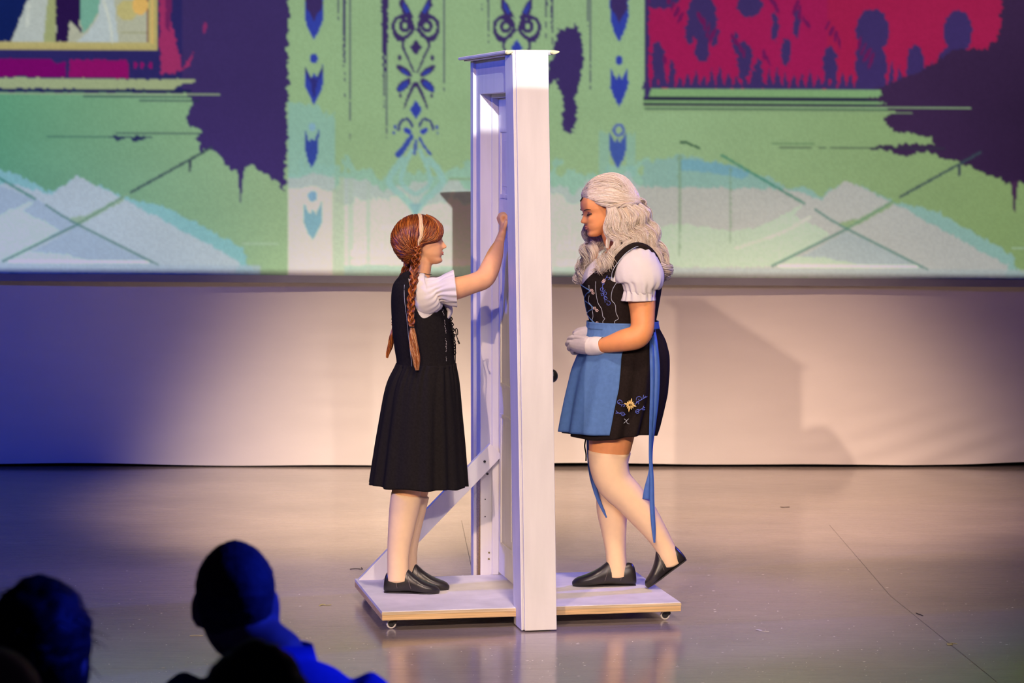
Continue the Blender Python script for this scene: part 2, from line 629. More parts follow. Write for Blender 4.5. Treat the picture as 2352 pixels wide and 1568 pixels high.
# ---- tulip columns on both sides of the middle
def tulip(cx, y0, col, tipd, w=21, h=84, dot=True, a=1.0):
    if dot:
        ell(cx, y0 - 4, 9, 12, col, a=a)
    poly([(cx - w, y0 + 12), (cx - w * 0.3, y0 + 40), (cx, y0 + 26), (cx + w * 0.3, y0 + 40), (cx + w, y0 + 10),
          (cx + w, y0 + 58), (cx + w * 0.5, y0 + 82), (cx, y0 + h + 20), (cx - w * 0.5, y0 + 82), (cx - w, y0 + 58)], col, 2, 2, a)
    if tipd:
        poly([(cx - w, y0 + 12), (cx - w * 0.2, y0 + 48), (cx, y0 + 92), (cx - w * 0.35, y0 + 52), (cx - w, y0 + 26)], tipd, 1, 1)
        poly([(cx + w, y0 + 10), (cx + w * 0.2, y0 + 48), (cx, y0 + 92), (cx + w * 0.35, y0 + 52), (cx + w, y0 + 26)], tipd, 1, 1)
        poly([(cx - 5, y0 + 40), (cx + 5, y0 + 40), (cx, y0 + 96)], tipd)


for cx in (721, 1422):
    poly([(cx - 21, -30), (cx + 21, -30), (cx + 21, 40), (cx + 10, 70), (cx, 88), (cx - 10, 70), (cx - 21, 40)], BLU, 2, 2)
    poly([(cx - 21, -30), (cx + 21, -30), (cx + 18, 16), (cx + 8, 26), (cx, 46), (cx - 8, 26), (cx - 18, 16)], PUR, 2, 2)
    for k in range(6):
        tulip(cx, -140 - 140 * k, BLU, BLUD)
    tulip(cx, 134, BLU, BLUD if cx < 1000 else None)
tulip(1419, 280, (70, 92, 170), None, 19, 78, False)
tulip(716, 283, (58, 76, 164), None, 16, 78, False)
ell(717, 288, 9, 9, (140, 180, 205)); ell(1421, 290, 11, 12, (90, 110, 180), ring=0.3)
put((X > 1375) & (X < 1460) & (Y + 14 * NY > 300) & (Y < 400) & (np.abs(X - 1419) > 20), (140, 186, 180), 0.55)
ell(718, 446, 11, 12, (130, 170, 196)); tulip(718, 448, (128, 172, 186), None, 21, 78, False)

# ---- dark vertical bars of the panelling
for (x, y1, w) in ((777, 60, 5), (791, 228, 12), (804, 320, 7), (865, 70, 5), (882, 250, 20), (888, 326, 10), (1020, 216, 6), (1034, 70, 3),
                   (1106, 70, 5), (1121, 130, 9), (1255, 130, 8), (1268, 150, 10), (1356, 214, 5), (1350, 60, 10)):
    spike(x, -300, y1, w, PUR, 1.2 if w < 12 else 2.5)
poly([(1282, 55), (1300, 60), (1324, 45), (1336, 80), (1341, 130), (1330, 180), (1322, 215), (1326, 250), (1318, 290), (1309, 303), (1296, 290),
      (1290, 255), (1296, 230), (1285, 200), (1278, 170), (1262, 196), (1256, 160), (1268, 120)], PUR, 7, 7)

# ---- painted scroll ornament (plain folk ornament of petals, rings and lozenges)
def ornament(cx, low):
    for s in (-1, 1):
        poly([(cx + s * 4, 34), (cx + s * 34, -20), (cx + s * 38, 8), (cx + s * 26, 34)], PUR, 2, 2)
        poly([(cx + s * 14, 22), (cx + s * 30, -6), (cx + s * 30, 12), (cx + s * 22, 26)], BLU, 1, 1)
        ell(cx + s * 29, 56, 22, 25, PUR, ring=0.17)
        ell(cx + s * 25, 54, 10, 11, PUR, ring=0.42)
        stroke([(cx + s * 4, 62), (cx + s * 22, 78), (cx + s * 40, 86), (cx + s * 52, 60), (cx + s * 46, 38), (cx + s * 24, 34)], 6, PUR)
        stroke([(cx + s * 26, 84), (cx + s * 30, 100), (cx + s * 18, 128), (cx + s * 4, 160)], 6, PUR, w1=3)
        if not low:
            continue
        ell(cx + s * 38, 127, 5, 6.5, PUR)
        ell(cx + s * 27, 157, 21, 8, PUR, s * -0.62)
        ell(cx + s * 25, 160, 12, 4, BLU, s * -0.62)
        ell(cx + s * 27, 190, 21, 10, PUR, s * 0.75)
        ell(cx + s * 29, 192, 16, 7, BLU, s * 0.75)
        stroke([(cx + s * 3, 188), (cx + s * 16, 214), (cx + s * 27, 244)], 8, PUR, w1=2)
        ell(cx + s * 36, 214, 4, 5, PUR)
        stroke([(cx + s * 40, 292), (cx + s * 34, 274), (cx + s * 18, 268), (cx + s * 8, 284)], 5, (62, 64, 130))
        ell(cx + s * 19, 295, 10, 6, BLU, s * -0.5)
        ell(cx + s * 48, 286, 3.5, 6, BLU); ell(cx + s * 50, 300, 3, 4, BLU)
        stroke([(cx + s * 9, 312), (cx + s * 22, 334), (cx + s * 34, 348)] if s > 0 else [(cx - 10, 308), (cx - 26, 332), (cx - 40, 350)],
               5 if s > 0 else 9, (60, 78, 170), w1=4 if s > 0 else 14)
        stroke([(cx + s * 30, 360), (cx + s * 62, 410), (cx + s * 20, 455), (cx, 482)], 14, (146, 190, 186), 0.85)
        stroke([(cx + s * 10, 340), (cx + s * 34, 408), (cx + s * 4, 440)], 9, (146, 190, 186), 0.85)
    poly([(cx, 84), (cx + 14, 103), (cx, 122), (cx - 14, 103)], PUR if low else BLU, 1, 1)
    if low:
        poly([(cx, 224), (cx + 14, 246), (cx, 268), (cx - 14, 246)], BLU, 1, 1)
        stroke([(cx + 1, 318), (cx - 3, 346)], 7, (62, 80, 170), 0.9)
        poly([(cx - 16, 462), (cx + 16, 462), (cx, 492)], (140, 180, 186), 1, 1)


ornament(955, True)
ornament(1187, False)

# ---- left part: dark brushed splash, wine-red wall, gold framed picture, skirting
poly([(-1000, -800), (664, -800), (662, 200), (655, 435), (648, 432), (638, 415), (622, 402), (604, 392), (585, 380), (562, 380), (544, 384), (528, 388),
      (514, 366), (500, 346), (478, 340), (460, 350), (452, 318), (462, 296), (436, 286), (428, 262), (446, 236), (430, 214), (420, 212), (-1000, 205)], PUR, 8, 7)
poly([(541, 370), (566, 370), (560, 392), (552, 463), (546, 392)], PUR, 1, 1)
put((X < 420) & (Y < 212), NAVY, 0.55)
poly([(365, -60), (400, -60), (392, 40), (410, 120), (420, 160), (446, 110), (436, 150), (400, 166), (368, 168)], (168, 52, 108), 5, 4)
poly([(380, -40), (398, -40), (390, 70), (380, 60)], (120, 40, 100), 4, 4)
ell(470, 62, 4, 14, (150, 50, 110), 0.15)
poly([(-40, 134), (116, 134), (130, 146), (150, 138), (152, 176), (-40, 176)], (128, 8, 108), 3, 2)
poly([(160, 136), (290, 136), (296, 150), (296, 178), (160, 176), (158, 166)], (150, 18, 108), 3, 2)
for px in (311, 326, 346):
    ell(px, 148, 4, 9, (150, 20, 108), 0.1)
poly([(-1000, 176), (450, 180), (448, 186), (418, 190), (400, 203), (-1000, 201)], (170, 182, 138), 4, 3)
put((X < 505) & (Y > 212) & (Y < 217), (166, 186, 140))
put((X < 440 + 18 * NX) & (Y > 217) & (Y < 221 + 2 * NX) & (X > 190), (46, 60, 84))
put((X < 455 + 20 * NX) & (Y > 227) & (Y < 230) & (X > 318), (46, 60, 84))
put((X < 440) & (Y > 203) & (Y < 211), (34, 38, 84))
put((X > 265) & (X < 460) & (np.abs(Y - 304) < 2), (46, 60, 84), 0.9)
put((X > 105) & (X < 300) & (np.abs(Y - 313) < 1.6), (56, 96, 92), 0.8)
poly([(245, 311), (356, 311), (330, 318), (310, 326), (300, 314), (270, 322)], (44, 48, 92), 4, 4)
# framed picture, plain pale drapery in a generic composition
put((X < 362) & (Y < 114), (194, 178, 116))
put((X < 352) & (Y < 100), (226, 190, 118)); put((X < 347) & (Y < 104), (198, 184, 122))
put((X < 341) & (Y < 96), (120, 30, 70)); put((X < 338) & (Y < 95), (190, 190, 168))
poly([(-1000, -700), (70, -700), (70, 0), (60, 10), (45, 50), (26, 95), (-1000, 95)], (18, 34, 96), 3, 3)
poly([(62, 0), (110, -30), (104, 95), (28, 95)], (196, 202, 196), 3, 2)
poly([(110, -20), (130, -20), (127, 95), (100, 95)], (170, 176, 124), 2, 2)
poly([(128, -40), (190, -40), (182, 50), (188, 76), (160, 44), (156, 95), (128, 95)], (44, 22, 78), 3, 3)
poly([(184, -40), (236, -40), (228, 24), (204, 62), (190, 76), (184, 40)], (126, 180, 160), 2, 2)
poly([(232, -30), (260, -30), (272, 95), (176, 95), (200, 74), (226, 34)], (196, 206, 208), 2, 2)
stroke([(238, 0), (252, 50), (258, 94)], 5, (214, 218, 208)); stroke([(66, 10), (62, 60)], 6, (214, 218, 208))
ell(292, 22, 24, 24, (202, 190, 130)); ell(322, 10, 18, 22, (238, 190, 110))
put((X > 276) & (X < 338) & (Y > 72) & (Y < 76), (170, 168, 130))

# ---- right part: wine-red papered wall with dark pattern, skirting, dark splash
put((X > 1479) & (Y < 196), (168, 30, 90))
put((X > 1900) & (Y < 196), (176, 34, 74), 0.5)
for (px, py, ra, rb) in ((1512, 130, 15, 46), (1520, -10, 40, 22), (1612, 30, 34, 55), (1613, 100, 17, 34), (1583, 70, 9, 26), (1641, 60, 8, 40), (1710, 128, 17, 46), (1722, 0, 30, 30),
                         (1690, 90, 9, 26), (1806, 106, 12, 32), (1780, 50, 8, 34), (1830, 44, 8, 34), (1906, 132, 16, 38), (2004, 60, 38, 52),
                         (2000, 140, 36, 70), (2102, 132, 20, 40), (2200, 60, 34, 48), (2198, 150, 50, 60), (1543, 160, 8, 30), (1742, 160, 10, 34)):
    dx, dy = (X + 6 * NX - px) / ra, (Y + 6 * NY - py) / rb
    put((dx * dx + dy * dy) < 1, PUR)
ell(1806, 24, 18, 30, (168, 30, 90)); ell(1806, 62, 8, 18, (168, 30, 90))
for k in range(46):
    px = 1486 + k * 18.7
    hgt = 20 + 46 * abs(math.sin(k * 2.7)) * (0.5 + 0.5 * math.sin(k * 0.9 + 1)) + max(0, (px - 1900) * 0.11)
    poly([(px - 11, 196), (px, 182 - hgt), (px + 11, 196)], PUR, 4, 6)
for k in range(30):
    px, py = 1490 + (k * 73) % 520, -10 + (k * 41) % 150
    ell(px, py, 3 + k % 3, 9 + (k * 5) % 12, (112, 28, 92), 0.5 * math.sin(k))
put((X > 1479) & (X < 1490 + 4 * NX) & (Y < 222), PUR)
put((X > 1478) & (Y > 193) & (Y < 243), (136, 176, 124))
put((X > 1478) & (Y > 213) & (Y < 221), (40, 36, 70))
put((X > 1478) & (Y > 228) & (Y < 234) & (X < 2120), (44, 40, 72))
put((X > 1480) & (Y > 238.5) & (Y < 241.5) & (X < 2060), (44, 56, 74))
poly([(1479, 190), (1496, 193), (1490, 214), (1479, 222)], PUR, 1, 1)
splash = [(3400, -800), (2290, -800), (2300, 60), (2270, 100), (2190, 100), (2120, 150), (2010, 190), (2022, 204), (1990, 214), (2040, 222), (2010, 234),
          (2060, 244), (2030, 262), (2052, 288), (2090, 296), (2140, 300), (2148, 318), (2020, 320), (1990, 329), (2060, 338), (2080, 348), (2110, 336), (2150, 340), (2176, 352),
          (2210, 366), (2240, 372), (2262, 384), (2290, 396), (2318, 410), (2338, 402), (2380, 420), (3400, 430)]
poly(splash, PURR, 10, 8)
poly([(2316, 396), (2342, 396), (2336, 420), (2330, 486), (2324, 420)], PURR, 1, 1)
tdark = np.clip((X - 2080) / 330, 0, 1) * np.clip((Y + 60) / 300, 0.0, 1)
sm = inpoly(splash, X + 10 * NX, Y + 8 * NY)
put(sm & True, np.array(lin(60, 40, 84)), 0.5)
IMG[:] = np.where((sm & (X > 2000))[..., None], IMG * (1 - tdark[..., None] * 0.45), IMG)
put((X > 1478) & (X < 2232 + 10 * NX) & (Y > 233.5) & (Y < 237), (150, 176, 136))
put((X > 1480) & (X < 2100 + 20 * NX) & (Y > 246) & (Y < 249), (142, 170, 126), 0.7)
put((X > 1790) & (X < 2170) & (np.abs(Y - 327) < 2) & (NX > -0.5), (52, 60, 70), 0.85)
put((X > 1770) & (X < 1870) & (np.abs(Y - 318) < 1.5), (72, 112, 84), 0.7)
stroke([(1563, 318), (1576, 318), (1606, 331)], 4, (58, 92, 72))

# ---- slanting trellis lines and pale panels along the foot of both side walls
def trellis(ox, teal, pal, lil, mint, dark, right=False):
    cx, cy = ox + 178, 515
    tx = X + 10 * NX
    # teal fringe and pale triangles
    if right:
        poly([(ox - 290, 366), (ox - 225, 352), (ox - 210, 340), (ox - 190, 352), (ox - 120, 360), (ox - 66, 376), (ox, 400), (ox + 80, 440), (ox + 60, 480), (ox - 290, 480)], teal, 8, 8)
        poly([(ox - 205, 356), (ox - 120, 362), (ox - 40, 386), (ox - 60, 400), (ox - 140, 386), (ox - 205, 382)], (120, 168, 182), 4, 4)
    poly([(ox - (300 if right else 1000), 394 if not right else 430), (ox + 20, 392 if not right else 424), (ox + 80, 420), (ox + 120, 440), (ox + 178, 402), (ox + 290, 452), (ox + 380, 472), (ox + 470, 520), (ox + 560, 570), (ox + 566, 602),
          (ox + 600, 628), (ox - (300 if right else 1000), 628)], teal, 6, 8)
    poly([(ox - (300 if right else 1000), 420), (ox + 40, 424), (ox + 120, 446), (ox + 178, 402), (ox + 290, 458), (ox + 420, 528), (ox + 548, 596), (ox + 540, 628), (ox - (300 if right else 1000), 628)], pal, 6, 6)
    if not right:
        poly([(ox - 20, 420), (ox + 80, 456), (ox + 178, 512), (ox + 120, 548), (ox + 50, 490), (ox - 20, 495)], lil, 4, 4)
    poly([(ox + 178, 518), (ox + 352, 604), (ox + 30, 604)], lil, 2, 3)
    poly([(ox - 20, 500), (ox + 78, 458), (ox + 56, 486), (ox + 108, 510), (ox + 138, 528), (ox + 80, 566), (ox + 30, 588), (ox - 20, 600)] if not right else
         [(ox - 280, 512), (ox - 190, 506), (ox - 90, 520), (ox - 20, 512), (ox + 78, 458), (ox + 56, 486), (ox + 108, 510), (ox + 138, 528), (ox + 80, 566), (ox + 30, 588), (ox + 6, 602), (ox - 280, 606)], mint, 5, 5)
    poly([(ox + 50, 578), (ox + 130, 580), (ox + 200, 594), (ox + 220, 604), (ox + 20, 604)], mint, 5, 3)
    put((X > ox + 20) & (X < ox + 345) & (Y > 595) & (Y < 603), (224, 236, 212))
    put((X > ox - 300) & (X < ox + 600) & (Y > 604), lil, 0.7)
    poly([(ox + 160, 500), (ox + 210, 488), (ox + 280, 450), (ox + 300, 440), (ox + 280, 462), (ox + 200, 506), (ox + 178, 514)], dark, 3, 3, 0.75)
    stroke([(ox + 486, 336), (ox + 300, 440)], 4.5, (60, 76, 86), 0.95)
    stroke([(ox + 280, 452), (ox + 178, 514)], 4, (110, 150, 118), 0.9)
    stroke([(ox + 178, 514), (ox + 6, 600)], 4, (86, 132, 118), 0.95)
    stroke([(ox - 110, 346), (ox, 410), (ox + 80, 456)], 5, (64, 134, 112), 0.8)
    stroke([(ox + 105, 470), (ox + 178, 514), (ox + 362, 605)], 4, (98, 138, 128), 0.95)
    put((X > ox + 555) & (X < ox + 640) & (np.abs(Y - 556) < 2.5), (176, 200, 178), 0.7)
    spike(ox + 436, 366, 402, 7, (58, 60, 84), 1)


trellis(0, (136, 186, 182), (180, 194, 194), (164, 182, 190), (188, 212, 194), (142, 172, 130))
poly([(1478, 366), (1540, 352), (1556, 340), (1575, 352), (1640, 360), (1700, 376), (1760, 400), (1830, 432), (1850, 470), (1780, 520), (1600, 560), (1478, 600)], (134, 182, 176), 8, 8)
poly([(1560, 356), (1640, 362), (1720, 384), (1700, 398), (1620, 384), (1560, 382)], (120, 168, 182), 4, 4)
poly([(1478, 430), (1540, 412), (1640, 410), (1720, 436), (1800, 466), (1850, 480), (1860, 628), (1478, 628)], (172, 182, 184), 6, 6)
poly([(1478, 520), (1520, 504), (1590, 508), (1680, 520), (1740, 512), (1830, 500), (1900, 530), (1860, 560), (1790, 604), (1478, 628)], (188, 206, 188), 6, 5)
trellis(1767, (140, 178, 168), (180, 182, 176), (166, 178, 178), (182, 200, 178), (132, 164, 106), True)
for (px, y1, y2, ww) in ((1561, 345, 580, 9), (1678, 375, 550, 4)):
    poly([(px - ww / 2, y1), (px + ww / 2, y1), (px + 1.5, y2), (px - 1.5, y2)], (122, 152, 118), 1, 0, 0.7)
stroke([(1860, 488), (1790, 526), (1690, 560)], 6, (200, 212, 190), 0.8)

def soften(a):
    p = np.pad(a, ((1, 1), (0, 0), (0, 0)), mode='edge')
    a = (p[:-2] + 2 * p[1:-1] + p[2:]) / 4
    p = np.pad(a, ((0, 0), (1, 1), (0, 0)), mode='edge')
    return (p[:, :-2] + 2 * p[:, 1:-1] + p[:, 2:]) / 4


IMG[:] = soften(IMG)
IMG *= (1 + 0.05 * vnoise(X, Y, 5, 5, 71) + 0.03 * vnoise(X, Y, 120, 60, 72))[..., None]
V = np.empty(X.shape + (3,))
ws0 = {}
sl = (X - 0) / 2352.0 * 14.0
u = (X - 1176) / FPX
v = (784 - (Y + sl)) / FPX
ry, rz = CP + v * SP, -SP + v * CP
V[..., 0] = u * SCR_Y / ry
V[..., 1] = SCR_Y
V[..., 2] = CAM_H + rz * SCR_Y / ry
nv, nu = X.shape
jj, ii = np.meshgrid(np.arange(nv - 1), np.arange(nu - 1), indexing='ij')
a = (jj * nu + ii).ravel()
Q = np.stack([a, a + nu, a + nu + 1, a + 1], -1)
me = fast_mesh('picture', V.reshape(-1, 3), Q)
ca = me.color_attributes.new('picture', 'FLOAT_COLOR', 'POINT')
col = np.ones((nv * nu, 4), np.float32)
fall = np.interp((V[..., 2] - 4.30) / SCR_Y, [-0.150, -0.125], [0.62, 1.0])  # picture colours raised at the foot to offset the dimmed beam
col[:, :3] = np.clip((IMG / fall[..., None]).reshape(-1, 3) * np.array([0.88, 0.93, 0.86]), 0, 0.86)
ca.data.foreach_set('color', col.ravel())
pm = bpy.data.materials.new('projected_picture')
pm.use_nodes = True
at = pm.node_tree.nodes.new('ShaderNodeAttribute')
at.attribute_name = 'picture'
pb = pm.node_tree.nodes['Principled BSDF']
pm.node_tree.links.new(at.outputs['Color'], pb.inputs['Base Color'])
pb.inputs['Roughness'].default_value = 0.95
pb.inputs['Specular IOR Level'].default_value = 0.05
scr = empty('projection_screen', (0, SCR_Y, 1.1))
tag(scr, 'large projection screen showing a green painted hall with dark splashes', 'screen')
pic = link('picture', me, pm)
world_child(pic, scr)
pic['label'] = 'projected green hall with dark purple splashes and tulip columns'
# the fabric has a back side and a weighted bottom batten
zb0, zb1 = V[-1, 0, 2], V[-1, -1, 2]
xL, xR = V[-1, 0, 0], V[-1, -1, 0]
zt = V[0, 0, 2]
s = Shell()
s.add([(xL, SCR_Y + 0.003, zb0), (xR, SCR_Y + 0.003, zb1), (xR, SCR_Y + 0.003, zt), (xL, SCR_Y + 0.003, zt),
       (xL, SCR_Y + 0.008, zb0), (xR, SCR_Y + 0.008, zb1), (xR, SCR_Y + 0.008, zt), (xL, SCR_Y + 0.008, zt)],
      [(0, 1, 2, 3), (7, 6, 5, 4), (0, 4, 5, 1), (1, 5, 6, 2), (2, 6, 7, 3), (3, 7, 4, 0)])
world_child(s.build('screen_fabric', mat('screen_fabric', (0.7, 0.7, 0.7), 0.9, 0.1)), scr)
s = Shell()
hb = 0.044
s.add([(xL, SCR_Y - 0.012, zb0 - hb), (xR, SCR_Y - 0.012, zb1 - hb), (xR, SCR_Y - 0.012, zb1), (xL, SCR_Y - 0.012, zb0),
       (xL, SCR_Y + 0.012, zb0 - hb), (xR, SCR_Y + 0.012, zb1 - hb), (xR, SCR_Y + 0.012, zb1), (xL, SCR_Y + 0.012, zb0)],
      [(0, 1, 2, 3), (7, 6, 5, 4), (0, 4, 5, 1), (1, 5, 6, 2), (2, 6, 7, 3), (3, 7, 4, 0)])
bt = s.build('bottom_batten', mat('grey_batten', (0.30, 0.30, 0.34), 0.7, 0.3, 0.1, 5))
world_child(bt, scr)
bt['label'] = 'grey hem batten along the lower edge of the screen'
# ================================================================== ROLLING DOOR SET PIECE
YAW = math.radians(10.5)
SET_C = np.array([0.007, 11.90, 0.0])
ZP = 0.08
dset = empty('rolling_door_set', SET_C, YAW)
tag(dset, 'white door in a tall frame on a low wheeled wooden platform', 'stage set')
cy_, sy_ = math.cos(YAW), math.sin(YAW)


def setw(lx, ly, z):
    return np.array([SET_C[0] + lx * cy_ - ly * sy_, SET_C[1] + lx * sy_ + ly * cy_, z])


WP = M['white_paint']
HX, HY = 0.625, 0.432
Shell().box(-HX, HX, -HY, HY, ZP - 0.014, ZP, bev=0.001).build('platform_board', M['platform_paint'], dset)
for nm, bx in (('front', (-HX, HX, -HY - 0.003, -HY + 0.035)), ('back', (-HX, HX, HY - 0.035, HY)),):
    Shell().box(*bx, ZP - 0.037, ZP - 0.0142, bev=0.001).build('platform_rail', M['pine'], dset)
for sgn in (-1, 1):
    x0, x1 = sorted((sgn * HX, sgn * (HX - 0.035)))
    Shell().box(x0, x1, -HY + 0.036, HY - 0.036, ZP - 0.037, ZP - 0.0142, bev=0.001).build('platform_rail', M['pine'], dset)
Shell().box(-HX - 0.001, HX + 0.001, -HY - 0.0045, -HY - 0.0005, ZP - 0.0142, ZP - 0.003).build('plywood_edge', M['ply_edge'], dset)


def cyl(c0, c1, r, n=20):
    a = np.array([*c0, r, r], float)
    e = np.array([*c1, r, r], float)
    d = np.array(c1, float) - np.array(c0, float)
    ref = (0, 0, 1) if abs(d[2]) < 0.7 * np.linalg.norm(d) else (0, 1, 0)
    p0, p1 = np.array(c0, float), np.array(c1, float)
    tt = d / np.linalg.norm(d)
    bb = np.array(ref, float) - tt * (tt @ np.array(ref, float))
    bb /= np.linalg.norm(bb)
    aa = np.cross(tt, bb)
    v = []
    for p in (p0, p1):
        for i in range(n):
            uu_ = 2 * math.pi * i / n
            v.append(p + r * (math.cos(uu_) * aa + math.sin(uu_) * bb))
    f = [tuple(range(n - 1, -1, -1)), tuple(range(n, 2 * n))] + [(i, (i + 1) % n, n + (i + 1) % n, n + i) for i in range(n)]
    return v, f


def torus(c, R, r, n=28, k=10, axis='y'):
    v, f = [], []
    for i in range(n):
        a = 2 * math.pi * i / n
        for j in range(k):
            b_ = 2 * math.pi * j / k
            q_ = (R + r * math.cos(b_))
            p = (q_ * math.cos(a), r * math.sin(b_) * 1.25, q_ * math.sin(a))
            v.append((c[0] + p[0], c[1] + p[1], c[2] + p[2]))
    for i in range(n):
        for j in range(k):
            f.append((i * k + j, i * k + (j + 1) % k, ((i + 1) % n) * k + (j + 1) % k, ((i + 1) % n) * k + j))
    return v, f


for cx, cyy in ((-HX + 0.045, -HY + 0.05), (HX - 0.055, -HY + 0.05), (-HX + 0.045, HY - 0.05), (HX - 0.045, HY - 0.05)):
    ca_ = Shell().box(cx - 0.028, cx + 0.034, cyy - 0.02, cyy + 0.02, ZP - 0.0405, ZP - 0.0372).add(
        *cyl((cx + 0.012, cyy - 0.012, 0.030), (cx + 0.012, cyy + 0.012, 0.030), 0.0095)).build('castor', M['black_metal'], dset)
    ca_['label'] = 'small swivel castor with pale tyre'
    Shell().add(*torus((cx, cyy, 0.0205), 0.0165, 0.0042)).build('tyre', M['castor_rim'], ca_, True)
    Shell().add(*cyl((cx, cyy - 0.004, 0.0205), (cx, cyy + 0.004, 0.0205), 0.0135)).build('hub', M['black_metal'], ca_)

SH = (-0.016, 0.0)        # the near post leans a little to the left
post = Shell().box(-0.063, 0.067, -0.545, -0.385, 0.006, 2.338, SH, 0.002).build('post', WP, dset)
post['label'] = 'near white post of the door frame'
fa = Shell().box(-0.058, 0.074, -0.563, -0.5452, 0.006, 2.352, SH, 0.0015).build('front_board', WP, post)
Shell().box(-0.0705, -0.0632, -0.553, -0.385, 0.006, 2.336, SH, 0.001).build('side_board', WP, post)
jb = Shell().box(-0.068, 0.074, 0.433, 0.535, ZP - 0.06, 2.333, bev=0.002).build('post', WP, dset)
jb['label'] = 'far white post of the door frame'
Shell().box(-0.0685, -0.0682, 0.4345, 0.534, ZP - 0.05, 0.60).build('raw_timber_edge', M['pine'], jb)
Shell().box(-0.082, 0.088, 0.5352, 0.60, 0.02, 2.333, bev=0.002).build('outer_board', WP, jb)
Shell().box(-0.018, 0.011, 0.418, 0.4328, ZP + 0.001, 2.186, bev=0.0015).build('door_stop', WP, jb)
# header between the posts
hd = Shell().box(-0.069, 0.070, -0.384, 0.4325, 2.188, 2.334, bev=0.002).build('header', WP, dset)
Shell().box(-0.018, 0.011, -0.384, 0.418, 2.172, 2.1878).build('door_stop', WP, hd)
cap = Shell()
for y0, y1, ov in ((-0.535, 0.63, 0.034),):
    cap.box(-0.118 - ov + 0.02, 0.062 + ov * 0.3, y0, y1, 2.339, 2.352, (0, 0), 0.003)
    cap.box(-0.108, 0.066, y0 + 0.004, y1 - 0.01, 2.3345, 2.3388, (0, 0), 0.001)
cp = cap.build('cap_moulding', WP, dset)
for x in (-0.137, 0.052):
    Shell().add(*limb([(x + 0.005 if x < 0 else x, -0.538, 2.345, 0.008, 0.012), (x + 0.014, -0.5385, 2.343, 0.009, 0.004), (x + 0.034, -0.539, 2.346, 0.003, 0.003)], 8, 8)).build('tape_end', M['masking_tape'], cp, True)

# panelled door, closed, seen almost edge on
door = Shell().box(0.0115, 0.048, -0.380, 0.428, ZP + 0.012, 2.170, bev=0.002).build('door', WP, dset)
door['label'] = 'white panelled door in the frame'
for (y0, y1) in ((-0.31, -0.005), (0.055, 0.36)):
    for (z0, z1) in ((0.22, 0.80), (0.92, 1.62), (1.74, 2.04)):
        for x0, x1, xi in ((0.0055, 0.0113, 0.0035), (0.0482, 0.054, 0.056)):
            sh_ = Shell()
            fr = 0.016
            sh_.box(x0, x1, y0, y1, z0, z0 + fr).box(x0, x1, y0, y1, z1 - fr, z1).box(x0, x1, y0, y0 + fr, z0 + fr, z1 - fr).box(x0, x1, y1 - fr, y1, z0 + fr, z1 - fr)
            pn = sh_.build('panel_moulding', WP, door)
            xm0, xm1 = sorted((x0 + (0.003 if x0 < 0.03 else 0), x1 - (0 if x0 < 0.03 else 0.003)))
            Shell().box(xm0, xm1, y0 + 0.05, y1 - 0.05, z0 + 0.05, z1 - 0.05, bev=0.001).build('raised_panel', WP, pn)
for sg, xx in ((-1, 0.0113), (1, 0.0482)):
    kn = Shell().add(*cyl((xx, -0.31, 1.02), (xx + sg * 0.012, -0.31, 1.02), 0.026)).add(*cyl((xx + sg * 0.01, -0.31, 1.02), (xx + sg * 0.045, -0.31, 1.02), 0.009)).add(
        *blob((xx + sg * 0.058, -0.31, 1.02), (0.022, 0.027, 0.027))).build('door_knob', M['knob_metal'], door, True)
for z in (0.35, 1.15, 1.95):
    Shell().add(*cyl((0.0095, 0.4285, z - 0.04), (0.0095, 0.4285, z + 0.04), 0.005)).build('hinge', M['knob_metal'], door)

# diagonal brace from the far post down to the back left corner of the platform
br0, br1 = np.array([-0.615, ZP]), np.array([-0.032, 0.665])
d_ = (br1 - br0) / np.linalg.norm(br1 - br0)
n_ = np.array([d_[1], -d_[0]])
wv = 0.076
q0, q1 = br0, br1
low = q0 + np.array([wv / n_[0] * 1.0, 0]) * 1.0
pts2 = [q0, (q0[0] + wv / d_[1], ZP), (q1[0] + n_[0] * wv, q1[1] + n_[1] * wv), q1]
vs = [(p[0], y, p[1]) for y in (0.385, 0.417) for p in pts2]
brace = Shell().add(vs, [(0, 1, 2, 3), (7, 6, 5, 4), (0, 4, 5, 1), (1, 5, 6, 2), (2, 6, 7, 3), (3, 7, 4, 0)]).build('brace', WP, dset)
brace['label'] = 'diagonal white timber brace behind the platform'
for (x, z) in ((-0.058, 0.588), (-0.046, 0.533)):
    Shell().add(*cyl((x, 0.3845, z), (x, 0.380, z), 0.0055, 12)).build('screw', M['black_metal'], brace)
for (x, z) in ((-0.030, 0.178), (-0.031, 0.150)):
    Shell().add(*cyl((x, 0.4325, z), (x, 0.429, z), 0.0042, 12)).build('screw', mat('brass_screw', (0.30, 0.24, 0.08), 0.4, 0.5, metallic=0.5), jb)
for (x, z) in ((-0.047, 0.415), (-0.0475, 0.338)):
    Shell().add(*cyl((x, 0.4325, z), (x, 0.4305, z), 0.003, 8)).build('nail_hole', M['black_metal'], jb)
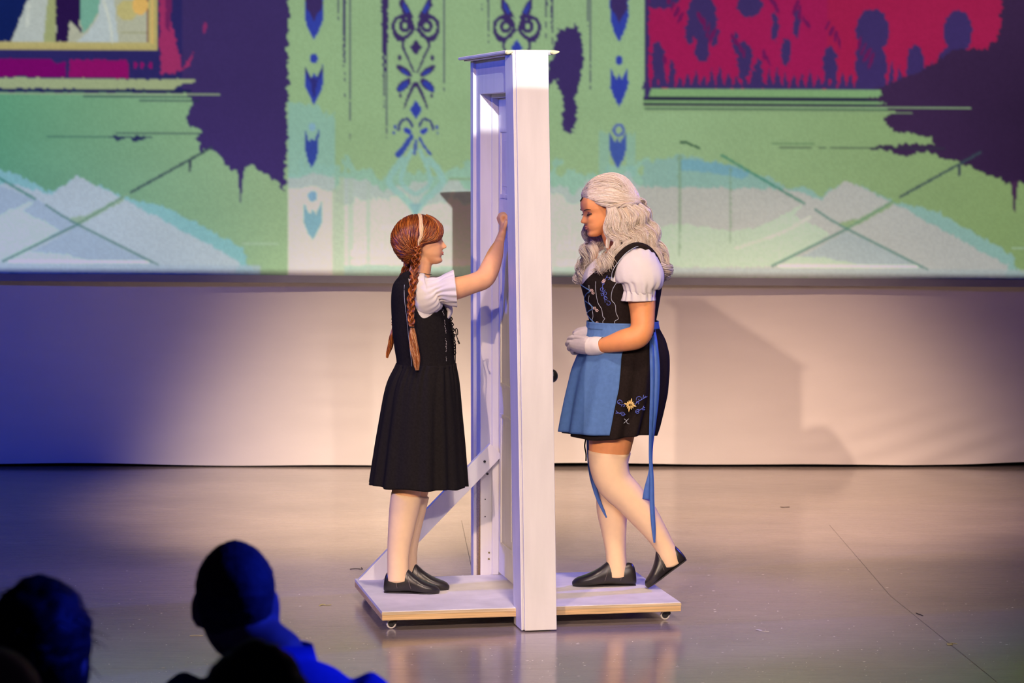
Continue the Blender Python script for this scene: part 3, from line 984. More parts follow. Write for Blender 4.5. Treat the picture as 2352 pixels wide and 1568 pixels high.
# ================================================================== PEOPLE: shared builders
M['skin_a'] = mat('skin_fair', (0.80, 0.43, 0.21), 0.5, 0.35, 0.06, 30, sss=0.10)
M['skin_b'] = mat('skin_warm', (0.83, 0.35, 0.13), 0.5, 0.35, 0.06, 30, sss=0.12)
M['black_cloth'] = mat('black_cloth', (0.014, 0.012, 0.012), 0.95, 0.08, 0.25, 120, 0.12, 500)
M['black_cloth_b'] = mat('black_cloth_brown', (0.020, 0.014, 0.012), 0.95, 0.08, 0.25, 120, 0.12, 500)
M['white_blouse'] = mat('white_blouse', (0.70, 0.66, 0.63), 0.8, 0.2, 0.04, 20, 0.1, 120)
M['stocking'] = mat('cream_stocking', (0.90, 0.64, 0.38), 0.75, 0.25, 0.03, 40, 0.05, 700)
M['black_leather'] = mat('black_leather', (0.018, 0.015, 0.014), 0.33, 0.55, 0.2, 40, 0.15, 160)
M['blue_cotton'] = mat('blue_cotton', (0.10, 0.21, 0.46), 0.85, 0.2, 0.10, 60, 0.08, 400)
M['blue_ribbon'] = mat('blue_ribbon', (0.06, 0.15, 0.46), 0.5, 0.4, 0.1, 40)
M['glove'] = mat('white_glove', (0.66, 0.58, 0.56), 0.8, 0.2, 0.05, 60, 0.1, 300)
M['pale_thread'] = mat('pale_thread', (0.50, 0.55, 0.62), 0.6, 0.4)
M['blue_thread'] = mat('blue_thread', (0.12, 0.17, 0.62), 0.5, 0.4)
M['gold_thread'] = mat('gold_thread', (0.80, 0.58, 0.20), 0.5, 0.5)
M['pink_bead'] = mat('pink_bead', (0.85, 0.62, 0.55), 0.35, 0.6)
M['lip'] = mat('lip', (0.60, 0.20, 0.13), 0.4, 0.5)
M['lash'] = mat('lash', (0.02, 0.012, 0.01), 0.6, 0.3)
M['brow'] = mat('brow', (0.16, 0.07, 0.03), 0.8, 0.2)
M['eye'] = mat('eye_white', (0.7, 0.66, 0.62), 0.2, 0.5)
M['auburn'] = hair_mat('auburn_hair', (0.085, 0.014, 0.003), (0.30, 0.065, 0.010), (0.66, 0.23, 0.035), 0.28, 0.7)
M['auburn_tail'] = hair_mat('auburn_tail', (0.28, 0.07, 0.015), (0.50, 0.19, 0.05), (0.85, 0.55, 0.28), 0.35, 0.5)
M['pale_streak'] = hair_mat('pale_streak', (0.75, 0.50, 0.25), (0.8, 0.6, 0.35), (0.9, 0.75, 0.5), 0.4, 0.5)
M['platinum'] = hair_mat('platinum_hair', (0.64, 0.51, 0.37), (0.80, 0.70, 0.57), (0.87, 0.81, 0.70), 0.38, 0.4)


def interp(tab, z):
    a = np.asarray(tab, float)
    o = np.argsort(a[:, 0])
    return np.interp(z, a[o, 0], a[o, 1])


def smoothtab(tab, z):
    """monotone-ish smooth interpolation of a (z, v) table"""
    a = np.asarray(tab, float)
    a = a[np.argsort(a[:, 0])]
    zf = np.linspace(a[0, 0], a[-1, 0], 241)
    vf = np.interp(zf, a[:, 0], a[:, 1])
    k = np.ones(7) / 7
    vp = np.convolve(np.pad(vf, 3, mode='edge'), k, 'valid')
    vp[0], vp[-1] = vf[0], vf[-1]
    return np.interp(z, zf, vp)


def head_mesh(nz=84, nu=96, ears=True, nose=1.0, es=1.0, skull=1.0):
    """head of unit height, chin at z=0, crown at z=1, face towards +x"""
    zt = 1 - np.cos(np.linspace(0, math.pi / 2, nz // 2)) ** 1.0
    z = np.concatenate([np.linspace(0.0, 0.62, nz * 2 // 3), 0.62 + 0.38 * np.sin(np.linspace(0, math.pi / 2, nz // 3 + 1))[1:]])
    front = smoothtab([(0, 0.30), (0.015, 0.355), (0.05, 0.395), (0.09, 0.395), (0.135, 0.372), (0.165, 0.388), (0.19, 0.402), (0.212, 0.388), (0.235, 0.408), (0.265, 0.394), (0.29, 0.390),
                       (0.36, 0.388), (0.44, 0.375), (0.50, 0.385), (0.55, 0.412), (0.62, 0.422), (0.70, 0.415), (0.78, 0.385), (0.86, 0.32), (0.93, 0.22), (0.98, 0.11), (1, 0.0)], z)
    back = smoothtab([(0, 0.20), (0.04, 0.08), (0.09, 0.0), (0.15, -0.07), (0.2, -0.12), (0.27, -0.24), (0.34, -0.32), (0.45, -0.40), (0.58, -0.435), (0.7, -0.42), (0.8, -0.36), (0.88, -0.28), (0.95, -0.17), (1, -0.02)], z)
    wid = smoothtab([(0, 0.08), (0.02, 0.12), (0.06, 0.165), (0.12, 0.205), (0.2, 0.25), (0.28, 0.275), (0.36, 0.292), (0.45, 0.30), (0.55, 0.312), (0.65, 0.318), (0.75, 0.30), (0.84, 0.252), (0.92, 0.18), (0.97, 0.105), (1, 0.01)], z)
    u = np.linspace(0, 2 * math.pi, nu, endpoint=False)
    Z = np.repeat(z[:, None], nu, 1)
    F_, B_, Wd = (np.repeat(k[:, None], nu, 1) for k in (front, back, wid))
    U = np.repeat(u[None], len(z), 0)
    xc = np.clip((F_ + B_) / 2, -0.06, 0.3)
    cs, sn = np.cos(U), np.sin(U)
    ax = np.where(cs >= 0, F_ - xc, xc - B_)
    ce = np.sign(cs) * np.abs(cs) ** np.where(cs > 0, 0.86, 0.95)
    Xh, D = xc + ax * ce, Wd * np.sign(sn) * np.abs(sn) ** 0.92
    fr = np.clip(cs, 0, 1)
    # nose
    amp = smoothtab([(0, 0), (0.27, 0), (0.288, 0.012), (0.302, 0.070), (0.325, 0.108), (0.348, 0.110), (0.40, 0.074), (0.47, 0.032), (0.53, 0.008), (0.56, 0), (1, 0)], Z) * nose
    nw = smoothtab([(0, 0.05), (0.28, 0.062), (0.33, 0.058), (0.40, 0.042), (0.5, 0.026), (1, 0.03)], Z)
    Xh += amp * np.exp(-(D / nw) ** 2) * (cs > 0)
    Xh += 0.028 * nose * (np.exp(-((np.abs(D) - 0.055) / 0.028) ** 2 - ((Z - 0.312) / 0.024) ** 2)) * (cs > 0)      # wings
    # eye sockets, cheeks, lips, chin
    Xh -= 0.040 * np.exp(-((np.abs(D) - 0.125) / 0.062) ** 2 - ((Z - 0.475) / 0.042) ** 2) * (cs > 0)
    Xh += 0.022 * np.exp(-((np.abs(D) - 0.130) / 0.048) ** 2 - ((Z - 0.468) / 0.024) ** 2) * (cs > 0)
    Xh += 0.016 * np.exp(-((np.abs(D) - 0.15) / 0.07) ** 2 - ((Z - 0.36) / 0.06) ** 2) * (cs > 0)
    Xh += 0.014 * np.exp(-(D / 0.075) ** 2 - ((Z - 0.232) / 0.014) ** 2) * (cs > 0)
    Xh += 0.016 * np.exp(-(D / 0.070) ** 2 - ((Z - 0.190) / 0.016) ** 2) * (cs > 0)
    Xh -= 0.012 * np.exp(-(D / 0.085) ** 2 - ((Z - 0.2125) / 0.006) ** 2) * (cs > 0)
    Xh += 0.016 * np.exp(-(D / 0.06) ** 2 - ((Z - 0.06) / 0.035) ** 2) * (cs > 0)
    up_ = np.clip((Z - 0.55) / 0.45, 0, 1)
    sq = 1 - (1 - skull) * 0.55 * up_ ** 0.5
    Z = np.where(Z > 0.55, 0.55 + (Z - 0.55) * skull, Z)
    Xh, D = Xh * sq, D * sq
    v = np.stack([Xh, D, Z], -1).reshape(-1, 3)
    f = grid_quads(nu, len(z))
    v = np.vstack([v, [0.27, 0, -0.005], [0, 0, 0.55 + 0.45 * skull]])
    n0, n1 = len(v) - 2, len(v) - 1
    for i in range(nu):
        f.append((n0, (i + 1) % nu, i))
        f.append((n1, (len(z) - 1) * nu + i, (len(z) - 1) * nu + (i + 1) % nu))
    out = [(v, f)]
    if ears:
        for s in (-1, 1):
            out.append(blob((-0.045, s * (0.315 + 0.03 * (es - 1)), 0.44), (0.055 * es, 0.03 * es, 0.105 * es), R=Matrix.Rotation(0.2, 3, 'Y') @ Matrix.Rotation(s * 0.35, 3, 'Z')))
    return out


def lips(hd, parent):
    for up in (1, 0):
        q_ = [(0.372, .085, .2125), (0.403, .045, .2235), (0.4155, .015, .2275), (0.4135, 0, .2255), (0.4155, -.015, .2275), (0.403, -.045, .2235), (0.372, -.085, .2125)] if up else \
            [(0.371, .080, .2105), (0.398, .045, .198), (0.4095, .015, .1915), (0.4095, -.015, .1915), (0.398, -.045, .198), (0.371, -.080, .2105)]
        rr_ = (.0012, .0024, .0030, .0026, .0030, .0024, .0012) if up else (.0012, .0032, .0040, .0040, .0032, .0012)
        tube_obj('lips', [(*hd(k), r_) for k, r_ in zip(q_, rr_)], 0.003, M['lip'], parent)


class Head:
    """places the unit head: chin..crown height h, yaw about z (0 = facing +x), pitch down, at a pivot"""

    def __init__(self, h, pivot_unit, pivot_world, yaw, pitch, roll=0.0):
        R = Matrix.Rotation(yaw, 3, 'Z') @ Matrix.Rotation(pitch, 3, 'Y') @ Matrix.Rotation(roll, 3, 'X')
        self.R, self.h = np.array(R), h
        self.pu, self.pw = np.array(pivot_unit, float), np.array(pivot_world, float)

    def __call__(self, p):
        return (np.asarray(p, float) - self.pu) @ self.R.T * self.h + self.pw


class Rings:
    """upright garment / torso surface: rows (y_px, x_left_px, x_right_px, half depth m, depth offset m)"""

    def __init__(self, rows, Y0):
        self.r = np.asarray(rows, float)
        self.Y0 = Y0

    def at(self, u, y, off=0.0, e=1.0):
        u, y = np.asarray(u, float), np.asarray(y, float)
        a = self.r
        cols = [np.interp(y, a[:, 0], a[:, k]) for k in range(1, a.shape[1])]
        # light smoothing between rows
        h = 9.0
        cols = [(2 * c + np.interp(y - h, a[:, 0], a[:, k + 1]) + np.interp(y + h, a[:, 0], a[:, k + 1])) / 4 for k, c in enumerate(cols)]
        xl, xr, rd = cols[:3]
        dc = cols[3] if len(cols) > 3 else np.zeros_like(xl)
        k = self.Y0 / FPX
        v = (784 - y) / FPX
        ry = CP + v * SP
        cx = ((xl + xr) / 2 - 1176) / FPX * self.Y0 / ry
        z = CAM_H + (-SP + v * CP) * self.Y0 / ry
        rx = (xr - xl) / 2 * k
        cu, su = np.cos(u), np.sin(u)
        X_ = cx + (rx + off) * np.sign(cu) * np.abs(cu) ** e
        Y_ = self.Y0 + dc + (rd + off) * np.sign(su) * np.abs(su) ** e
        return np.stack([X_, Y_, z + 0 * X_], -1)

    def sheet(self, nu, nv, ytop, ybot, off=0.0, disp=None, u0=0.0, u1=2 * math.pi, wrap=True, e=1.0):
        """grid between the curves ytop(u) and ybot(u)"""
        u = np.linspace(u0, u1, nu, endpoint=not wrap)
        t_ = np.linspace(0, 1, nv)
        U, T = np.meshgrid(u, t_)
        yt = ytop(U) if callable(ytop) else ytop
        yb = ybot(U) if callable(ybot) else ybot
        Yp = yt + (yb - yt) * T
        o_ = off + (disp(U, T, Yp) if disp else 0.0)
        v = self.at(U, Yp, o_, e)
        return v.reshape(-1, 3), grid_quads(nu, nv, wrap)

    def solid(self, y0, y1, n=28, nu=40, off=0.0, e=1.0):
        v, f = self.sheet(nu, n, y0, y1, off, e=e)
        c0, c1 = v[:nu].mean(0), v[-nu:].mean(0)
        v = np.vstack([v, c0, c1])
        m = len(v)
        for i in range(nu):
            f.append((m - 2, (i + 1) % nu, i))
            f.append((m - 1, (n - 1) * nu + i, (n - 1) * nu + (i + 1) % nu))
        return v, f


def cloth(name, vf, m_, parent, thick=0.0025, smooth=True):
    o = pyobj(name, vf[0], vf[1], m_, None, smooth)
    if thick:
        md = o.modifiers.new('thickness', 'SOLIDIFY')
        md.thickness = thick
        md.offset = 0.0
    world_child(o, parent)
    return o


def tube_obj(name, pts, r, m_, parent, n=8, m=None, r2=None):
    p = [(*q_[:3], (q_[3] if len(q_) > 3 else r), (q_[3] if len(q_) > 3 else r) if r2 is None else r2) for q_ in pts]
    v, f = limb(p, m or max(4, 4 * len(p)), n)
    o = pyobj(name, v, f, m_, None, True)
    world_child(o, parent)
    return o


def multi_tube(name, lines, r, m_, parent, n=5):
    s = Shell()
    for ln in lines:
        s.add(*limb([(*q_[:3], r, r) for q_ in ln], max(4, 4 * len(ln)), n))
    o = s.build(name, m_, None, True)
    world_child(o, parent)
    return o


def ribbon(name, pts, m_, parent, thick=0.0015):
    """pts rows: centre xyz, half width, twist angle (0 = facing the camera)"""
    p = catmull(pts, 8 * len(pts))
    c = p[:, :3]
    t_ = np.gradient(c, axis=0)
    t_ /= np.linalg.norm(t_, axis=1)[:, None]
    b_ = np.array([0, 1.0, 0]) - t_ * t_[:, 1:2]
    b_ /= np.linalg.norm(b_, axis=1)[:, None]
    a_ = np.cross(t_, b_)
    w_ = a_ * np.cos(p[:, 4])[:, None] + b_ * np.sin(p[:, 4])[:, None]
    L, R_ = c - w_ * p[:, 3:4], c + w_ * p[:, 3:4]
    mid_ = c + np.cross(t_, w_) * 0.15 * p[:, 3:4]
    v = np.stack([L, mid_, R_], 1).reshape(-1, 3)
    return cloth(name, (v, grid_quads(3, len(c), False)), m_, parent, thick)


def shoe(name, heel, toe, up, width, height, m_, parent, tongue=0.105):
    """slip-on jazz shoe; heel and toe are the ends of the sole line"""
    heel, toe, up = (np.array(k, float) for k in (heel, toe, up))
    ax = toe - heel
    L = np.linalg.norm(ax)
    ax /= L
    up = up - ax * (ax @ up)
    up /= np.linalg.norm(up)
    sd = np.cross(up, ax)
    st = [  # s, half width, top height, bottom lift
        (0.00, 0.30, 0.32, 0.10), (0.02, 0.52, 0.62, 0.03), (0.06, 0.68, 0.80, 0.0), (0.12, 0.74, 0.84, 0.0), (0.20, 0.76, 0.78, 0.0), (0.27, 0.77, 0.80, 0.0),
        (0.34, 0.78, 0.94, 0.01), (0.39, 0.78, 1.00, 0.02), (0.45, 0.80, 0.90, 0.03), (0.53, 0.86, 0.74, 0.03), (0.62, 0.95, 0.60, 0.01), (0.72, 1.0, 0.48, 0.0), (0.82, 0.95, 0.39, 0.0),
        (0.90, 0.80, 0.33, 0.0), (0.96, 0.55, 0.26, 0.01), (1.0, 0.22, 0.16, 0.05)]
    n = 22
    p = catmull(st, 44)
    v = []
    for s_, w_, h_, l_ in p:
        for i in range(n):
            a_ = 2 * math.pi * i / n
            ca__, sa = math.cos(a_), math.sin(a_)
            zz_ = (h_ + l_) / 2 + (h_ - l_) / 2 * np.sign(sa) * abs(sa) ** (0.55 if sa < 0 else 0.9)
            taper = 1 - 0.38 * max(0.0, zz_ / 1.0 - 0.35) if s_ < 0.6 else 1
            v.append(heel + ax * (s_ * L) + sd * (np.sign(ca__) * abs(ca__) ** 0.75 * w_ * width * taper) + up * (zz_ * height))
    f = grid_quads(n, 44)
    v = np.vstack([v, heel + up * height * 0.2, toe + up * height * 0.1])
    for i in range(n):
        f.append((len(v) - 2, (i + 1) % n, i))
        f.append((len(v) - 1, 43 * n + i, 43 * n + (i + 1) % n))
    o = pyobj(name, v, f, m_, None, True)
    world_child(o, parent)
    # stitched seams and the flat sole
    ln = []
    for s0, s1, z0, z1 in ((0.205, 0.265, 0.79, 0.12), (0.40, 0.52, 0.97, 0.10)):
        for sg in (-1, 1):
            line = []
            for k in range(7):
                tt = k / 6
                ss, zh = s0 + (s1 - s0) * tt, z0 + (z1 - z0) * tt
                w_ = np.interp(ss, p[:, 0], p[:, 1])
                h_ = np.interp(ss, p[:, 0], p[:, 2])
                q_ = (zh - h_ / 2) / (h_ / 2)
                side = max(0.0, 1 - min(1, abs(q_)) ** 2.2) ** 0.42
                taper = 1 - 0.38 * max(0.0, zh - 0.35)
                line.append(heel + ax * (ss * L) + sd * sg * (w_ * width * taper * side + 0.0008) + up * (min(zh, h_ * 0.99) * height))
            ln.append(line)
    sm_ = multi_tube('seam', ln, 0.0011, M['seam'], parent, 5)
    world_child(sm_, o)
    s = Shell()
    so = []
    for s_ in np.linspace(0.01, 0.99, 24):
        so.append((s_, np.interp(s_, p[:, 0], p[:, 1]) * width * 0.9))
    bot = [heel + ax * (s_ * L) + sd * w_ for s_, w_ in so] + [heel + ax * (s_ * L) - sd * w_ for s_, w_ in so[::-1]]
    nb = len(bot)
    vv_ = [b_ + up * 0.0005 for b_ in bot] + [b_ + up * 0.006 for b_ in bot]
    s.add(vv_, [tuple(range(nb)), tuple(range(2 * nb - 1, nb - 1, -1))] + [(i, nb + i, nb + (i + 1) % nb, (i + 1) % nb) for i in range(nb)])
    k_ = s.build('sole', M['black_leather'], None, False)
    world_child(k_, o)
    return o


M['seam'] = mat('seam', (0.16, 0.13, 0.12), 0.6, 0.4)


def finger(pts, r0, r1):
    n = len(pts)
    rows = []
    for i, p in enumerate(pts):
        r = r0 + (r1 - r0) * i / (n - 1)
        rows.append((*p, r, r))
    return limb(rows, 5 * n, 10)


def spread(line, rad, n, seed, wave=0.0, freq=2.0, twist=1.0, flat=0.75, thick=(0.0007, 0.0012), clump=0.25, N=None, jitter=0.0, tip=0.25):
    """a lock of hair: n strands round a guide line (rows xyz), radius table rad along it"""
    g = np.random.default_rng(seed)
    N = N or max(14, 8 * len(line))
    c = catmull(line, N)
    r = np.interp(np.linspace(0, 1, N), np.linspace(0, 1, len(rad)), rad)
    t_ = np.gradient(c, axis=0)
    t_ /= np.linalg.norm(t_, axis=1)[:, None] + 1e-9
    b_ = np.array([0, 1.0, 0]) - t_ * t_[:, 1:2]
    b_ /= np.linalg.norm(b_, axis=1)[:, None] + 1e-9
    a_ = np.cross(t_, b_)
    ang = g.random(n) * 2 * math.pi
    rr_ = np.sqrt(g.random(n)) * (1 - clump) + clump * g.random(n)
    s_ = np.linspace(0, 1, N)
    A = ang[:, None] + twist * 2 * math.pi * s_[None] + 0.3 * np.sin(2 * math.pi * (s_[None] * 2 + g.random(n)[:, None]))
    ra = rr_[:, None] * r[None]
    P_ = c[None] + (ra * np.cos(A))[..., None] * a_[None] + (ra * np.sin(A) * flat)[..., None] * b_[None]
    if wave:
        ph = 2 * math.pi * (freq * s_[None] + 0.06 * g.normal(size=(n, 1)))
        P_ = P_ + (wave * np.sin(ph) * np.minimum(1, s_[None] * 4))[..., None] * a_[None] + (wave * 0.6 * np.cos(ph) * np.minimum(1, s_[None] * 4))[..., None] * b_[None]
    if jitter:
        P_ = P_ + np.cumsum(g.normal(size=P_.shape) * jitter, axis=1) * s_[None, :, None]
    w_ = thick[0] + (thick[1] - thick[0]) * g.random(n)
    R_ = w_[:, None] * (1 - (1 - tip) * s_[None] ** 4)
    return P_, R_
# ================================================================== PERSON WITH THE AUBURN BRAIDS (left)
YA = 11.90


def pa(x, y, d=0.0):
    return W(x, y, YA + d)


KA = YA / FPX
girl = empty('person', (pa(950, 1350)[0], YA, ZP))
tag(girl, 'person with long auburn braids in a black dress reaching towards the door', 'person')


def La(rows):
    """rows: x, y, d, r px, [r depth px]"""
    return [(*pa(q_[0], q_[1], q_[2]), q_[3] * KA, (q_[4] if len(q_) > 4 else q_[3]) * KA) for q_ in rows]


torso_a = Rings([(628, 930, 968, .045), (638, 918, 984, .100), (650, 908, 998, .145), (670, 904, 1010, .158), (695, 903, 1018, .155), (720, 904, 1028, .150), (760, 906, 1036, .145),
                 (800, 911, 1038, .135), (835, 917, 1040, .130), (870, 905, 1046, .150), (930, 900, 1046, .165), (980, 915, 1040, .15)], YA)
shells = [torso_a.solid(632, 960, 40, 40, -0.008)]
hdA = Head(0.216, (0.30, 0, 0.0), pa(1004, 606, 0.0), 0.0, 0.0)
for v, f in head_mesh(skull=0.80):
    shells.append((hdA(v), f))
shells.append(limb(La([(962, 665, 0, 34, 44), (962, 636, 0, 27, 30), (967, 612, 0, 24, 27), (968, 585, 0, 25, 27)]), 16, 20))
armR = [(972, 668, -.10, 26), (1000, 668, -.12, 27), (1040, 664, -.12, 26), (1085, 651, -.080, 23), (1112, 639, -.045, 24), (1127, 612, 0.0, 22.5), (1138, 582, .055, 18.5), (1146, 560, .088, 12.5), (1147, 554, .092, 11)]
shells.append(limb(La(armR), 40, 20))
# far arm hangs behind the body
shells.append(limb(La([(962, 668, .13, 26), (968, 720, .17, 25), (972, 770, .18, 22), (985, 815, .165, 21), (1000, 860, .15, 15), (1003, 875, .15, 13)]), 28, 16))
shells.append(limb(La([(1003, 872, .15, 13, 20), (1006, 895, .15, 12, 22), (1010, 912, .15, 9, 20)]), 10, 12))
for k in range(4):
    shells.append(finger([pa(1008 + k * 1.5, 908 - k, .12 + k * .018), pa(1013 + k, 925, .12 + k * .018), pa(1010 + k, 940 - abs(k - 1.3) * 4, .12 + k * .018)], 0.009, 0.007))
shells.append(finger([pa(1003, 884, .115), pa(1012, 900, .105), pa(1018, 914, .108)], 0.010, 0.008))
# right hand flat against the door: palm, four fingers up, thumb
doorx = lambda y_: setw(0.0112, 0, 0)[0] - (y_ - setw(0.0112, 0, 0)[1]) * math.tan(YAW)
hy = YA + 0.15


def hp(z_px, dy, inset):
    """point by the door's left face at pixel row z_px"""
    yy_ = hy + dy
    zz_ = W(1160, z_px, yy_)[2]
    return np.array([doorx(yy_) - inset - 0.009, yy_, zz_])


wr_ = pa(1147, 556, .09)
shells.append(blob(hp(504, 0, .022), (.013, .036, .014)))
shells.append(limb([(*wr_, 0.021, 0.022), (*(wr_ * 0.5 + hp(540, 0, .026) * 0.5), 0.019, 0.029), (*hp(532, 0.0, .022), 0.016, 0.036), (*hp(518, 0.0, .022), 0.014, 0.039), (*hp(508, 0.0, .024), 0.011, 0.036)], 18, 16))
for k, (dy, ln) in enumerate(((-.030, 1), (-.010, 4), (.011, 3), (.030, -1))):       # loosely closed hand knocking
    shells.append(finger([hp(514, dy, .024), hp(500 - ln, dy * 1.08, .034), hp(494 - ln, dy * 1.1, .024), hp(498 - ln, dy * 1.1, .011), hp(508, dy * 1.1, .010)], 0.0090, 0.0072))
shells.append(finger([hp(532, -.026, .024), hp(518, -.048, .020), hp(506, -.050, .014)], 0.0105, 0.008))
legsA = [[(962, 935, -.075, 48, 46), (952, 1030, -.075, 42, 42), (934, 1125, -.075, 34, 34), (929, 1165, -.075, 33, 34), (922, 1210, -.072, 29, 30), (915, 1265, -.065, 24, 24), (914, 1310, -.062, 23, 23), (914, 1332, -.062, 24, 22)],
         [(978, 935, .075, 48, 46), (975, 1030, .070, 42, 42), (955, 1125, .060, 30, 32), (948, 1170, .058, 29, 30), (941, 1215, .055, 25, 26), (937, 1265, .045, 20, 20), (938, 1305, .040, 19, 19), (938, 1325, .040, 20, 19)]]
for lg in legsA:
    shells.append(limb(La(lg), 50, 20))
remeshed('body', shells, 0.0047, M['skin_a'], girl, 2)

# face details
lips(hdA, girl)
for s_ in (-1, 1):
    e_ = pyobj('eye', *blob(hdA((0.305, s_ * 0.128, 0.470)), (0.011, 0.011, 0.009)), M['eye'], None)
    world_child(e_, girl)
    tube_obj('eyelash', [hdA((0.320, s_ * 0.178, 0.478)), hdA((0.356, s_ * 0.14, 0.488)), hdA((0.356, s_ * 0.10, 0.482))], 0.0016, M['lash'], girl)
    tube_obj('eyebrow', [hdA((0.325, s_ * 0.205, 0.545)), hdA((0.372, s_ * 0.15, 0.560)), hdA((0.405, s_ * 0.08, 0.550))], 0.0024, M['brow'], girl)

# stockings
for lg in legsA:
    rows = [r_ for r_ in lg if r_[1] >= 1125]
    rows = [(rows[0][0], 1136, *rows[0][2:])] + rows[1:]
    rows = [(r_[0], r_[1], r_[2], r_[3] + 1.6, r_[4] + 1.6) for r_ in rows]
    v, f = limb(La(rows), 40, 28)
    st = pyobj('stocking', v, f, M['stocking'], None)
    world_child(st, girl)
    st['label'] = 'pale cream knee stocking'
# shoes
def on_board(x, y):
    return G(x, y, ZP + 0.0005)


ft = on_board(946, 1356)
shoe('shoe', (pa(882, 1350, -.062)[0], YA - 0.055, ZP), (pa(1010, 1350, -.062)[0], YA - 0.085, ZP), (0, 0, 1), 0.040, 0.108, M['black_leather'], girl)
shoe('shoe', (pa(904, 1350, .04)[0], YA + 0.040, ZP), (pa(1032, 1350, .02)[0], YA + 0.012, ZP), (0, 0, 1), 0.039, 0.110, M['black_leather'], girl)

# blouse body and puffed sleeve
cloth('blouse', torso_a.sheet(72, 30, lambda u_: 636 + 16 * np.clip(np.cos(u_), 0, 1) ** 2, 740, 0.002,
                              lambda U, T, y_: 0.0025 * np.sin(U * 26 + 3 * np.sin(y_ * .06)) * np.clip(1 - T, 0, 1)), M['white_blouse'], girl)


def sleeve(name, axis, m_, parent, nu=72, nv=44, fold=0.004, nf=19, ruffle=0.006, ruf0=0.72, seed=0):
    """axis rows: centre xyz, r across, r depth"""
    p = catmull(axis, nv)
    c = p[:, :3]
    t_ = np.gradient(c, axis=0)
    t_ /= np.linalg.norm(t_, axis=1)[:, None]
    b_ = np.array([0, 1.0, 0]) - t_ * t_[:, 1:2]
    b_ /= np.linalg.norm(b_, axis=1)[:, None]
    a_ = np.cross(t_, b_)
    u_ = np.linspace(0, 2 * math.pi, nu, endpoint=False)
    s_ = np.linspace(0, 1, nv)
    U, S = np.meshgrid(u_, s_)
    nz_ = vnoise(U * 30, S * 60, 26, 40, 40 + seed)
    fo = fold * (np.sin(U * nf + 2.5 * np.sin(S * 5) + seed) * 0.6 + nz_) * np.clip(np.exp(-((S - ruf0 + .04) / .22) ** 2) + np.exp(-(S / .15) ** 2), 0, 1)
    fo += fold * 0.9 * vnoise(U * 30, S * 60, 60, 30, 60 + seed) * np.sin(np.pi * S)
    ru = ruffle * np.sin(U * 13 + 1.2 * np.sin(U * 3 + seed)) * np.clip((S - ruf0) / (1 - ruf0), 0, 1)
    d_ = fo + ru
    v = c[:, None] + ((p[:, 3][:, None] + d_) * np.cos(U))[..., None] * a_[:, None] + ((p[:, 4][:, None] + d_) * np.sin(U))[..., None] * b_[:, None]
    return cloth(name, (v.reshape(-1, 3), grid_quads(nu, nv)), m_, parent, 0.0018)


slv = sleeve('sleeve', La([(950, 676, -.085, 32, 24), (958, 678, -.10, 44, 32), (972, 678, -.112, 49, 36), (990, 675, -.118, 43, 35), (1003, 669, -.122, 31, 29), (1012, 667, -.124, 28, 28), (1026, 665, -.124, 36, 34), (1046, 663, -.122, 41, 40)]),
             M['white_blouse'], girl, fold=0.0075, ruffle=0.0045, ruf0=0.70)
slv['label'] = 'white puffed sleeve with a gathered frill'
sl2 = sleeve('sleeve', La([(955, 660, .10, 30, 30), (960, 675, .135, 44, 38), (964, 700, .155, 44, 40), (967, 722, .165, 31, 31), (969, 742, .17, 40, 38)]), M['white_blouse'], girl, seed=3)
# small white frill at the breast
fr_ = pyobj('blouse_frill', *limb(La([(1018, 690, -.04, 8, 20), (1028, 702, -.03, 9, 22), (1033, 716, -.03, 7, 22), (1027, 730, -.03, 5, 18)]), 16, 14), M['white_blouse'], None)
world_child(fr_, girl)


# bodice with a scooped armhole on each side, high at the back
def topA(u_):
    c_ = np.cos(u_)
    s_ = np.abs(np.sin(u_))
    back = 632 + 0 * c_
    side = 729 - 40 * np.clip(c_, 0, 1) ** 1.5
    w_ = 1 / (1 + np.exp(-(c_ + 0.12) * 15))
    y_ = back * (1 - w_) + side * w_
    fr = 1 / (1 + np.exp(-(c_ - 0.80) * 20))
    return y_ * (1 - fr) + 694 * fr


bodA = cloth('bodice', torso_a.sheet(120, 46, topA, 842, 0.008), M['black_cloth'], girl, 0.003)
bodA['label'] = 'fitted black bodice laced at the front'
# back panel seam lines and side seam piping
ln = []
for uu_ in (-2.25, -2.02):
    ln.append([torso_a.at(uu_, y_, 0.0105) for y_ in np.linspace(650, 838, 12)])
world_child(multi_tube('piping', [ln[1]], 0.0009, M['pale_thread'], girl), bodA)
# shoulder straps
for s_ in (-1, 1):
    w0 = [(*pa(922, 645, s_ * .075), .020, 0.0), (*pa(934, 634, s_ * .082), .020, 0.4), (*pa(948, 631, s_ * .085), .018, 0.9)]
    ribbon('strap', w0, M['black_cloth'], girl, 0.003)


# pleated skirt
sk_a = Rings([(830, 917, 1040, .130), (845, 911, 1042, .140), (860, 902, 1045, .150), (880, 893, 1048, .160), (910, 885, 1051, .170), (950, 878, 1054, .178), (1020, 866, 1060, .188), (1112, 852, 1066, .198), (1125, 850, 1067, .199)], YA)


def pleatA(U, T, y_):
    g_ = np.clip((y_ - 838) / 280, 0, 1)
    f1 = np.sin(U * 17 + 1.3 * np.sin(U * 2 + .6) + .5)
    f2 = np.sin(U * 31 + 2 * np.sin(U * 3))
    return (0.0030 + 0.0085 * g_ ** 0.8) * f1 * (0.6 + 0.4 * np.sin(U * 5 + 1)) + 0.0022 * f2 * np.exp(-((y_ - 850) / 60) ** 2)


skA = cloth('skirt', sk_a.sheet(300, 60, 834, lambda u_: 1113 + 1.5 * np.sin(u_ * 8) + 4 * np.cos(u_), 0.008, pleatA), M['black_cloth'], girl, 0.003)
skA['label'] = 'full black skirt gathered into pleats at the waist'
